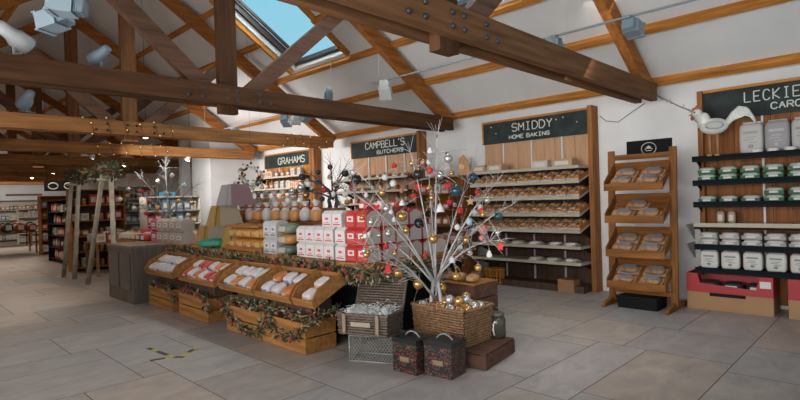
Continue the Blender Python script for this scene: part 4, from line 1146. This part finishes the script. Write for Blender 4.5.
# patterned black gift boxes
def t_giftbox():
    a = MB(); a.box(-.115, .115, -.135, .135, 0, .27)
    m = bpy.data.materials.new('black_printed_card'); m.use_nodes = True
    n = m.node_tree; b_ = n.nodes['Principled BSDF']; b_.inputs['Roughness'].default_value = .4
    tc = n.nodes.new('ShaderNodeTexCoord'); v = n.nodes.new('ShaderNodeTexVoronoi'); v.inputs['Scale'].default_value = 90
    mp = n.nodes.new('ShaderNodeMapping'); mp.inputs['Scale'].default_value = (1, 1, 1.5)
    r = n.nodes.new('ShaderNodeValToRGB'); r.color_ramp.interpolation = 'CONSTANT'
    e = r.color_ramp.elements; e[0].color = (.012, .011, .012, 1); e[1].position = .66; e[1].color = (.14, .05, .02, 1)
    for ps, c in ((.76, (.16, .13, .09, 1)), (.80, (.30, .03, .025, 1)), (.87, (.05, .10, .06, 1)), (.93, (.02, .02, .02, 1))):
        x = e.new(ps); x.color = c
    sx = n.nodes.new('ShaderNodeSeparateColor')
    n.links.new(tc.outputs['Object'], mp.inputs[0]); n.links.new(mp.outputs[0], v.inputs['Vector'])
    n.links.new(v.outputs['Color'], sx.inputs[0]); n.links.new(sx.outputs[0], r.inputs[0]); n.links.new(r.outputs[0], b_.inputs['Base Color'])
    l = MB(); l.box(-.12, .12, -.14, .14, .255, .295)
    h = MB(); h.tube([(-.0, -.08, .295), (-.0, -.05, .325), (0, 0, .34), (0, .05, .325), (0, .08, .295)], .008, n=6)
    p = MB(); p.box(-.117, -.1155, -.05, .05, .10, .14)
    return [('carton', a.mesh('carton', m)), ('lid', l.mesh('lid', mat('black_lid', (.012, .013, .012), .4))), ('rope_handle', h.mesh('rope_handle', mat('rope_grey', (.20, .21, .22), .7))), ('label', p.mesh('label', mat('label_tan', (.25, .16, .09), .5)))]
for i, (px, py) in enumerate(((401, 366), (440, 369))):
    place('giftbox', t_giftbox, 'gift_box', ((3.30, 3.40)[i], (3.14, 2.86)[i], 0), (.05, .12)[i], 'black printed gift box with rope handle on the floor, %s' % ('beside the wire cage' if i == 0 else 'below the wicker basket'), 'box', 'black gift boxes')
# felt tree hanging on the garland
p = at_x(388, 260, 3.20)
bauble(p, .055, M_REDFELT, 'red felt tree ornament hanging from the island garland corner', None, shape='tree')

# plinth at the far end of the island front
t = thing('plinth', 'grey-brown wooden plinth cabinet left of the island crates', 'cabinet', (3.03, 9.1, 0))
MPL = wood('weathered_board', (.13, .095, .075), 2, .2)
b = MB(); b.box(-.24, .24, -.58, .58, .0, .86); b.build('body', MPL, t)
b = MB(); b.box(-.26, .26, -.60, .60, .86, .895); b.build('top', wood('weathered_top', (.17, .125, .095), 1, .2), t)
for k_, y in enumerate((-.27, .27)):
    b = MB(); b.box(-.252, -.241, y-.22, y+.22, .22, .78); b.build('door', mat('dark_panel', (.06, .045, .04), .22), t)
# tape marks on the floor
M_TY, M_TB = mat('tape_yellow', (.50, .40, .03), .5), mat('tape_black', (.02, .02, .02), .5)
def tape(pts, label, seed):
    t = thing('floor_tape', label, 'floor tape', (0, 0, 0), 0, 'worn hazard tape on the floor')
    y_, k_ = MB(), MB()
    for (a, c) in zip(pts, pts[1:]):
        A, B = at_z(*a, .002), at_z(*c, .002); L = (B-A).length; n = max(1, int(L/.10))
        for i in range(n):
            (k_ if (i+seed) % 2 else y_).beam(A.lerp(B, i/n), A.lerp(B, (i+1)/n), .045, .002)
    if y_.v: y_.build('yellow_stripe', M_TY, t)
    if k_.v: k_.build('black_stripe', M_TB, t)
tape([(148, 348), (162, 353), (174, 357), (184, 357)], 'worn yellow and black tape strip, the long bar of the floor mark', 1)
tape([(183, 356), (198, 346)], 'worn yellow and black tape strip, right arm of the floor mark', 0)
tape([(150, 360.5), (165, 358)], 'worn yellow and black tape strip, the short lower left dash', 1)

# ================================================================== A-FRAMES, FAR HALL
M_POLE = mat('limewashed_pole', (.40, .36, .29), .8, var=.2, scale=8)
for (yt, yf, lab) in ((12.42, (13.42, 12.72), 'whitewashed pole frame of two leaning legs, the further of two'), (10.36, (11.6, 10.05), 'whitewashed pole frame of two leaning legs, the nearer of two')):
    t = thing('leaning_trestle', lab, 'frame', (3.0, yt, 0), 0, 'whitewashed pole frames by the plinth')
    for i, y in enumerate(yf):
        b = MB(); top = (0+(.05 if i else -.05), (.06 if i else -.06)*-1, 2.10)
        b.tube([((.0 if i else -.04), y-yt, .0), top], .048, .040, 8); b.build('leg', M_POLE, t)
    b = MB(); b.tube([(-.16, 0, 2.0), (.16, 0, 2.0)], .03, n=6); b.build('cross_pin', M_POLE, t)
o = MB().tube([(3.0, 10.1, 2.06), (3.0, 12.7, 2.06)], .03, n=8).build('pole', M_POLE); tag(o, 'horizontal pole joining the two whitewashed pole frames', 'pole')
garland('thick fir garland with red berries over the top of the pole frames', [(3.0, 9.6, 2.12), (3.0, 10.1, 2.18), (3.0, 10.8, 2.16), (3.0, 12.0, 2.14), (3.0, 12.8, 2.16)], .15, 230, 14, 6, 9, wts=(8, 2, 1, 1), leaf=.10)
def rack_of(name, label, loc, rz, w_, h, levels, m, goods, what, dep=.4, back=None, where='', n=None, top=True):
    t = thing(name, label, 'shelving', loc, rz)
    zs = [.10+i*(h-.10)/levels for i in range(levels+(1 if top else 0))]
    for i, z in enumerate(zs):
        b = MB(); b.box(-dep/2, dep/2, -w_/2, w_/2, z-.025, z); b.build('shelf', m, t)
    for s in (-1, 1):
        b = MB(); b.box(-dep/2, dep/2, s*w_/2-.012, s*w_/2+.012, 0, h); b.build('side_panel', m, t)
    b = MB(); b.box(dep/2-.012, dep/2, -w_/2, w_/2, 0, h); b.build('back_panel', back or m, t)
    R_ = Matrix.Translation(loc) @ Matrix.Rotation(rz, 4, 'Z')
    rr_ = random.Random(int(loc[0]*37+loc[1]*11))
    n = int(w_/.165)
    for i, z in enumerate(zs[:-1] if top else zs):
        g = None
        for j in range(n):
            if j % 2 == 0 or g is None or rr_.random() < .3: g = goods[rr_.randrange(len(goods))]
            q_ = rr_.uniform(.85, 1.3)
            p = R_ @ Vector((-.04, w_/2-.12-(w_-.24)*j/max(n-1, 1), z+.001))
            place(g[0], g[1], g[2], p, rz, '%s on the %s shelf, %s' % (g[3], ORD[i] if i else 'lowest', where), g[2].replace('_', ' '), 'goods on the '+where, scale=(q_*.9, .9, q_))
    return t
GA = [('ga1', t_bottle((.05, .08, .04), (.4, .3, .1), .04, .27), 'bottle', 'green bottle'), ('ga2', t_box((.40, .04, .035), .14, .17, .2, (.55, .5, .45)), 'carton', 'red box'), ('ga3', t_box((.5, .46, .42), .14, .18, .18, (.35, .3, .2)), 'carton', 'white box'),
      ('ga4', t_jar((.40, .18, .04), (.45, .4, .3), .05, .14), 'jar', 'amber jar'), ('ga5', t_pillow((.42, .20, .06), .14, .19, .16), 'food_bag', 'orange bag'), ('ga6', t_box((.07, .08, .10), .14, .17, .2, (.45, .35, .15)), 'carton', 'dark box'),
      ('ga7', t_sack((.48, .45, .42), .12, .17, .22), 'paper_bag', 'white paper bag'), ('ga8', t_box((.10, .17, .25), .14, .16, .19, (.5, .5, .5)), 'carton', 'blue box')]
rack_of('shelf_unit', 'black shelf unit in the aisle left of the pole frames', (3.80, 16.6, 0), 0, 2.7, 1.75, 5, M_BLACK, [GA[0], GA[5], GA[3], GA[1], GA[2]], '', where='black aisle unit', n=9)
rack_of('shelf_unit', 'brown wooden shelf unit behind the nearer pole frame', (3.86, 14.2, 0), PI/2, 1.15, 1.95, 5, M_RAFT, [GA[1], GA[4], GA[3], GA[2]], '', back=M_DKV, where='brown unit behind the pole frame', n=5)
rack_of('shelf_unit', 'white shelf unit of boxes and bags left of the silver twig tree', (5.0, 14.9, 0), PI/2, 1.0, 2.05, 6, M_SHELF, GA, '', where='white unit by the silver tree', n=5)
rack_of('shelf_unit', 'dark shelf unit full of boxes right of the silver twig tree', (5.75, 16.0, 0), PI/2, 1.2, 1.9, 5, M_DKV, GA, '', where='dark unit by the silver tree', n=5)
rack_of('shelf_unit', 'pale shelf tower far away at the end of the aisle', (5.05, 28.6, 0), PI/2, .9, 1.55, 4, M_WHITE, [GA[2], GA[6]], '', where='far pale tower', n=4)
rack_of('shelf_unit', 'long shelf unit of bright boxes against the far wall', (3.9, 31.4, 0), PI/2, 5.0, 2.0, 4, M_SHELF, GA, '', where='far wall unit', n=14)
rack_of('shelf_unit', 'orange wood shelf unit behind the black aisle unit', (4.9, 20.8, 0), PI/2, 1.9, 1.95, 5, M_RAFT, GA, '', where='orange wood unit', n=7)
rack_of('shelf_unit', 'grey shelf unit by the far right hall wall', (6.3, 19.5, 0), PI/2, 1.4, 2.0, 5, M_SHELF, GA, '', where='grey hall unit', n=6)
def goods_table(label, x, y, w_, d, where, goods, n, rows):
    t = thing('low_table', label, 'table', (x, y, 0))
    b = MB(); b.box(-w_/2, w_/2, -d/2, d/2, .70, .74); b.build('table_top', M_CRD, t)
    for a in (-1, 1):
        for c in (-1, 1):
            b = MB(); b.box(a*(w_/2-.05)-.025, a*(w_/2-.05)+.025, c*(d/2-.05)-.025, c*(d/2-.05)+.025, 0, .70); b.build('leg', M_CRD, t)
    for r in range(rows):
        for j in range(n):
            g = goods[(r*2+j) % len(goods)]
            place(g[0], g[1], g[2], (x-w_/2+.14+(w_-.28)*j/(n-1), y-d/2+.15+(d-.3)*r/max(1, rows-1), .741), PI/2, '%s on the %s, %s row' % (g[3], where, ('front', 'middle', 'rear')[r]), g[2].replace('_', ' '), 'goods on the '+where)
FL = [('fl1', t_pillow((.50, .10, .03), .3, .3, .34, e=.9), 'flower_bunch', 'orange flower bunch'), ('fl2', t_pillow((.48, .05, .06), .28, .3, .30, e=.9), 'flower_bunch', 'red flower bunch'), ('fl3', t_pillow((.52, .38, .22), .28, .28, .28, e=.9), 'flower_bunch', 'cream flower bunch'), ('fl4', t_pillow((.06, .10, .05), .3, .3, .36, e=.9), 'leafy_plant', 'dark leafy plant')]
goods_table('table of orange and red flowers at the far left', 3.1, 22.5, 2.0, 1.2, 'flower table', FL, 6, 3)
goods_table('far table of mixed boxes beyond the flower table', 3.6, 26.6, 2.2, 1.0, 'mixed goods table', [GA[1], GA[7], GA[4], GA[2]], 8, 2)
rack_of('shelf_unit', 'pale shelf unit crowded with goods between silver tree and white wall', (4.98, 12.5, 0), PI/2, 1.25, 1.72, 5, M_SHELF, GA+[('ga9', t_pillow((.50, .38, .12), .14, .19, .16), 'food_bag', 'yellow bag')], '', where='pale unit by the white wall')
goods_table('table of white and red bags beyond the pole frames', 3.95, 13.1, 1.1, .9, 'table beyond the poles', [GA[2], GA[1], GA[4], GA[6]], 5, 3)
WG = [('wg1', t_pillow((.38, .17, .06), .15, .18, .13), 'food_bag', 'tan bag'), ('wg2', t_box((.45, .42, .38), .14, .16, .13, (.3, .15, .1)), 'carton', 'cream box'), ('wg3', t_jar((.30, .12, .03), (.4, .33, .15), .05, .15), 'jar', 'amber jar'), ('wg4', t_box((.30, .04, .035), .14, .16, .12, (.5, .45, .4)), 'carton', 'dark red box'), ('wg5', t_bottle((.05, .06, .04), (.35, .25, .1), .04, .24), 'bottle', 'dark bottle')]
rack_of('shelf_unit', 'brown timber shelf unit behind the white twig tree, between two wall bays', (7.45, 6.15, 0), 0, 1.10, 1.88, 6, wood('rack_wood', RACKW, 1), WG, '', where='timber unit behind the tree')
place('whbot', t_bottle((.55, .56, .56), (.16, .14, .13), .085, .44), 'ceramic_bottle', (7.42, 6.05, 1.882), 0, 'tall white bottle with dark stopper on top of the timber unit', 'bottle')
o = MB().prism([(5.84, 1.883), (5.60, 1.883), (5.62, 2.10), (5.74, 2.26), (5.84, 2.20)], 0, 7.50, 7.512).build('card_sign', mat('tan_card', (.48, .27, .12))); tag(o, 'plain orange-tan card standing on top of the timber unit', 'card')
place('whpk', t_pillow((.50, .46, .43), .2, .26, .15), 'gift_bag', (7.42, 6.42, 1.882), 0, 'pale bag on top of the timber unit', 'bag')
# signs on the far wall and a blue poster stand
for (x0_, x1_, z0_, z1_, c, lab) in ((3.4, 4.3, 2.02, 2.10, (.25, .06, .04), 'thin red-brown sign strip on the far wall, left one'), (4.7, 6.2, 2.22, 2.32, (.22, .07, .05), 'thin red-brown sign strip on the far wall, right one'), (4.75, 5.8, 1.75, 2.0, (.07, .13, .16), 'slate blue sign board on the far wall'), (2.9, 3.4, 1.2, 2.6, (.03, .06, .045), 'dark green door edge panel on the far wall')):
    b = MB(); b.box(x0_, x1_, 31.93, 31.985, z0_, z1_); o = b.build('wall_sign', col_mat(c)); tag(o, lab, 'sign')
t = thing('hanging_sign', 'black hanging sign with white ring marks above the aisle', 'sign', (3.95, 17.9, 0))
b = MB(); b.box(-.42, .42, -.01, .01, 2.03, 2.33); b.build('board', M_BLACK, t)
b = MB()
for x in (-.2, .2): b.tube([(x+.12*math.cos(2*PI*i/16), -.014, 2.18+.09*math.sin(2*PI*i/16)) for i in range(17)], .016, n=4, caps=False)
b.build('ring_marks', M_LETTER, t)
for x in (-.35, .35):
    b = MB(); b.tube([(x, 0, 2.33), (x, 0, roof_z(3.95)-.05)], .006, n=4); b.build('hanger', M_BLACK, t)
t = thing('poster_stand', 'bright blue poster on a stand behind the silver twig tree', 'poster', (5.25, 13.4, 0))
b = MB(); b.box(-.20, .20, -.01, .01, 1.25, 1.85); b.build('poster', mat('poster_blue', (.05, .32, .55), .5), t)
b = MB(); b.tube([(0, .03, .0), (0, .03, 1.8)], .02, n=8); b.box(-.2, .2, -.15, .15, 0, .02); b.build('stand', M_BLACK, t)

# ================================================================== OVERHEAD: rail, track heads, fairy lights, wires
t = thing('lighting_rail', 'thin grey lighting rail running under the right roof slope', 'light rail')
b = MB(); b.box(5.868, 5.898, -1.0, 6.35, 3.415, 3.435); b.build('rail', mat('rail_grey', (.28, .29, .31), .4), t)
for y in (0.0, 2.9, 6.18):
    b = MB(); b.tube([(5.883, y, 3.435), (5.883, y, roof_z(5.883)-.0)], .004, n=4); b.build('suspension_wire', M_SPOTW, t)
def spotlight(loc, yaw, tilt, m, label, sc_=1.0, lit=False, drop=.0, box=True, group='track spotlights'):
    t = thing('spotlight', label, 'spotlight', loc, yaw, group)
    b = MB(); b.box(-.03, .03, -.10, .10, -.03*sc_, .0); 
    b.build('track_mount', m, t)
    if drop:
        b = MB(); b.tube([(0, 0, 0), (0, 0, drop)], .005, n=5); b.build('drop_rod', mat('rod_brown', (.08, .06, .05), .7), t)
    b = MB(); b.tube([(0, .0, -.02), (0, .02, -.08*sc_)], .014, n=6); b.build('arm', m, t)
    M = Matrix.Translation((0, .02, -.11*sc_)) @ Matrix.Rotation(tilt, 4, 'X')
    b = MB()
    s_ = sc_
    if box:
        b.box(-.085*s_, .085*s_, -.05*s_, .13*s_, -.07*s_, .07*s_, M)
        b.box(-.06*s_, .06*s_, -.12*s_, -.05*s_, -.05*s_, .05*s_, M)
        for q_ in range(4): b.box(-.066*s_, .066*s_, (-.112+.016*q_)*s_, (-.106+.016*q_)*s_, -.056*s_, .056*s_, M)
        b.box(-.093*s_, .093*s_, .10*s_, .138*s_, -.078*s_, -.068*s_, M); b.box(-.093*s_, .093*s_, .10*s_, .138*s_, .068*s_, .078*s_, M)
    else: b.lathe([(.05*s_, -.10*s_), (.06*s_, .0), (.075*s_, .12*s_), (.07*s_, .13*s_)], 12, M @ Matrix.Rotation(-PI/2, 4, 'X'))
    b.build('head', m, t)
    b = MB(); b.lathe([(.055*s_, .128*s_), (.055*s_, .136*s_)], 12, M @ Matrix.Rotation(-PI/2, 4, 'X')); b.build('lens', M_LIT if lit else M_LENS, t)
    return t
spotlight((5.883, 6.05, 3.415), -.9, -.7, M_SPOTW, 'white track spotlight on the grey rail above the plywood-backed bay', 1.15)
spotlight((5.883, 3.06, 3.415), -1.3, -.3, M_SPOT, 'grey box spotlight on the rail right of the nearest king post', 1.0)
spotlight((5.883, 2.15, 3.415), -1.6, -.2, M_SPOT, 'grey box spotlight on the rail nearest the right edge', 1.0)
def beam_spot(px, py, Y_, z, m, label, yaw=0, tilt=-.4, s_=1.0, lit=False, box=True):
    p = at_y(px, py, Y_); spotlight((p.x, Y_, z), yaw, tilt, m, label, s_, lit, box=box)
# standing on top of tie beams (upright heads)
def up_spot(px, py, Y_, m, label, s_=1.0, yaw=.4, lit=False):
    p = at_y(px, py, Y_); t = thing('spotlight', label, 'spotlight', (p.x, Y_, ZT), yaw, 'spotlights standing on tie beams')
    b = MB(); b.lathe([(.05, 0), (.05, .03), (.02, .04)], 10); b.tube([(0, 0, .03), (0, 0, .12*s_)], .014, n=6); b.build('base_mount', m, t)
    M = Matrix.Translation((0, 0, .19*s_)) @ Matrix.Rotation(-.5, 4, 'X')
    b = MB(); b.lathe([(.02*s_, -.13*s_), (.045*s_, -.12*s_), (.055*s_, -.02*s_), (.075*s_, .02*s_), (.08*s_, .12*s_), (.07*s_, .13*s_)], 14, M @ Matrix.Rotation(-PI/2, 4, 'X')); b.build('head', m, t)
    b = MB(); b.beam((-.085*s_, 0, .04*s_), (-.085*s_, 0, .21*s_), .03, .012); b.beam((.085*s_, 0, .04*s_), (.085*s_, 0, .21*s_), .03, .012); b.beam((-.085*s_, 0, .045*s_), (.085*s_, 0, .045*s_), .03, .012); b.build('yoke', m, t)
    b = MB(); b.lathe([(.065*s_, .13*s_), (.065*s_, .137*s_)], 12, M @ Matrix.Rotation(-PI/2, 4, 'X')); b.build('lens', M_LIT if lit else M_LENS, t)
up_spot(101, 65, 6.16, M_SPOT, 'grey spotlight upright on second tie beam left of its king post', 1.0)
up_spot(27, 108, 9.66, M_SPOT, 'pale spotlight upright on third tie beam at the far left', 1.35, .2)
up_spot(329, 100, 6.16, M_SPOT, 'grey spotlight upright on second tie beam right of its strut', .85, -.6)
p = at_y(15, 60, 6.16)
t = up_spot(14, 64, 6.16, M_SPOTW, 'white spotlight on second tie beam at the left edge', 1.25, -1.2)
# big pair near the top left, on a short rail of the left slope
p = at_y(64, -2, 4.6)
t = thing('lighting_rail', 'short white lighting rail near the top left of the photo', 'light rail', (p.x, 4.6, p.z))
b = MB(); b.box(-.015, .015, -.6, .6, -.012, .012); b.build('rail', M_SPOTW, t)
for y in (-.4, .4):
    b = MB(); b.tube([(0, y, .012), (0, y, roof_z(p.x)-p.z)], .004, n=4); b.build('suspension_wire', M_SPOTW, t)
spotlight((p.x, 4.78, p.z-.013), .6, -.2, M_SPOT, 'large grey box spotlight at top left, the left one of a pair', .95)
spotlight((p.x+.0, 4.40, p.z-.013), 1.0, .1, M_SPOT, 'large grey box spotlight at top left, the right one of a pair', .95)
# pair between second and third truss, right slope
t = thing('lighting_rail', 'far grey lighting rail seen between second and third tie beams', 'light rail')
b = MB(); b.box(6.0, 6.03, 7.4, 13.0, 3.30, 3.32); b.build('rail', mat('rail_grey', (.28, .29, .31)), t)
for y in (7.6, 10.2, 12.8):
    b = MB(); b.tube([(6.015, y, 3.32), (6.015, y, roof_z(6.015))], .004, n=4); b.build('suspension_wire', M_SPOTW, t)
for i, (y, m, l) in enumerate(((9.15, M_SPOT, False), (8.75, M_SPOTW, True), (8.35, M_SPOT, False), (11.3, M_SPOT, False), (11.9, M_SPOT, False))):
    spotlight((6.015, y, 3.30), -1.0+.5*i, -.4, m, 'spotlight on the far grey rail between tie beams', 1.05, l)
# lit track heads of the long hall
for i, (px, py, Y_) in enumerate(((93, 158, 14.6), (38, 166, 17.9), (14, 172, 21.2), (55, 173, 21.5), (127, 166, 16.5), (190, 160, 13.0), (183, 167, 17.6), (122, 174, 21.3), (33, 178, 25.0), (146, 137, 9.9), (75, 176, 24.6), (8, 180, 28.0))):
    p = at_y(px, py, Y_); zt = min(max(p.z+.25, 2.7), roof_z(p.x)-.05)
    spotlight((p.x, Y_, p.z+.20), .3*i, -1.2, M_SPOTW, 'lit track spotlight under the roof of the long hall', .9, True, drop=max(.05, roof_z(p.x)-p.z-.20), box=False, group='lit spotlights in the long hall')
# fairy lights wound round the third tie beam
M_BULB = mat('amber_bulb', (1, .6, .25), .4, emit=((1, .55, .2), 1.8)); M_BWIRE = mat('dark_wire', (.03, .02, .015), .6)
for (Y_, x0_, x1_, nm) in ((9.563, 2.4, 3.9, 'middle of the third tie beam'), (9.563, 6.1, 7.3, 'right end of the third tie beam'), (13.063, 3.4, 5.2, 'fourth tie beam')):
    t = thing('fairy_lights', 'string of amber fairy lights wound round the '+nm, 'fairy lights')
    pts = []; n = 60; rnd = random.Random(int(x0_*10))
    for i in range(n+1):
        a = i*.62; x = x0_+(x1_-x0_)*i/n
        pts.append((x, Y_+.172*max(-1, min(1, 1.4*math.cos(a))), (ZB+ZT)/2+.127*max(-1, min(1, 1.4*math.sin(a)))))
    b = MB(); b.tube(pts, .004, n=4); b.build('wire', M_BWIRE, t)
    for i in range(2, n, 3):
        b = MB(); q = Vector(pts[i])+Vector((rnd.uniform(-.02, .02), -.012, rnd.uniform(-.01, .03))); b.ball(q, .010, 6, 4); b.build('bulb', M_BULB, t)
# thin twig wire draped on the plaster between truss end and cockerel
t = thing('wire_garland', 'thin bare twig garland draped from the truss end to the right bay', 'garland')
b = MB(); A, B = at_x(655, 94, 7.83), at_x(706, 116, 7.83)
b.tube([v for v in curve(A, B, -.05, 8)], .008, n=4)
rnd = random.Random(2)
for i in range(22):
    q = A.lerp(B, (i+.5)/22)-Vector((0, 0, .02)); b.tube([q, q+Vector((-.01, rnd.uniform(-.05, .05), rnd.uniform(-.05, .05)))], .004, n=3)
b.build('twigs', mat('grey_twig', (.34, .31, .29), .8), t)
t = thing('wire_garland', 'thin bare twig wire on the plaster right of the middle bay', 'garland')
b = MB(); b.tube([at_x(px, py, 7.835) for px, py in ((645, 103), (632, 112), (618, 122), (606, 121), (600, 116))], .007, n=4); b.build('twigs', mat('grey_twig', (.3, .3, .3)), t)

# ================================================================== labels: look-alikes of one row are told apart by their order in the view
def finish_labels():
    tops = [o for o in C.objects if o.parent is None and 'label' in o]
    bpy.context.view_layer.update()
    by = {}
    for o in tops: by.setdefault(o['label'], []).append(o)
    TENS = ['', '', 'twenty', 'thirty']
    W = ORD+['thirteenth', 'fourteenth', 'fifteenth', 'sixteenth', 'seventeenth', 'eighteenth', 'nineteenth', 'twentieth']
    for lab, os_ in by.items():
        if len(os_) < 2: continue
        def key(o):
            p = o.matrix_world.translation
            if p.length < .01 and o.children: p = sum((Vector(c.bound_box[0]) for c in o.children), Vector())/len(o.children)
            return to_px(p)[0]
        os_.sort(key=key)
        n = len(os_)
        for i, o in enumerate(os_):
            if n == 2: s = ('left one', 'right one')[i]
            elif i == 0: s = 'leftmost'
            elif i == n-1: s = 'rightmost'
            else: s = W[i]+' from left'
            o['label'] = lab+', '+s
finish_labels()
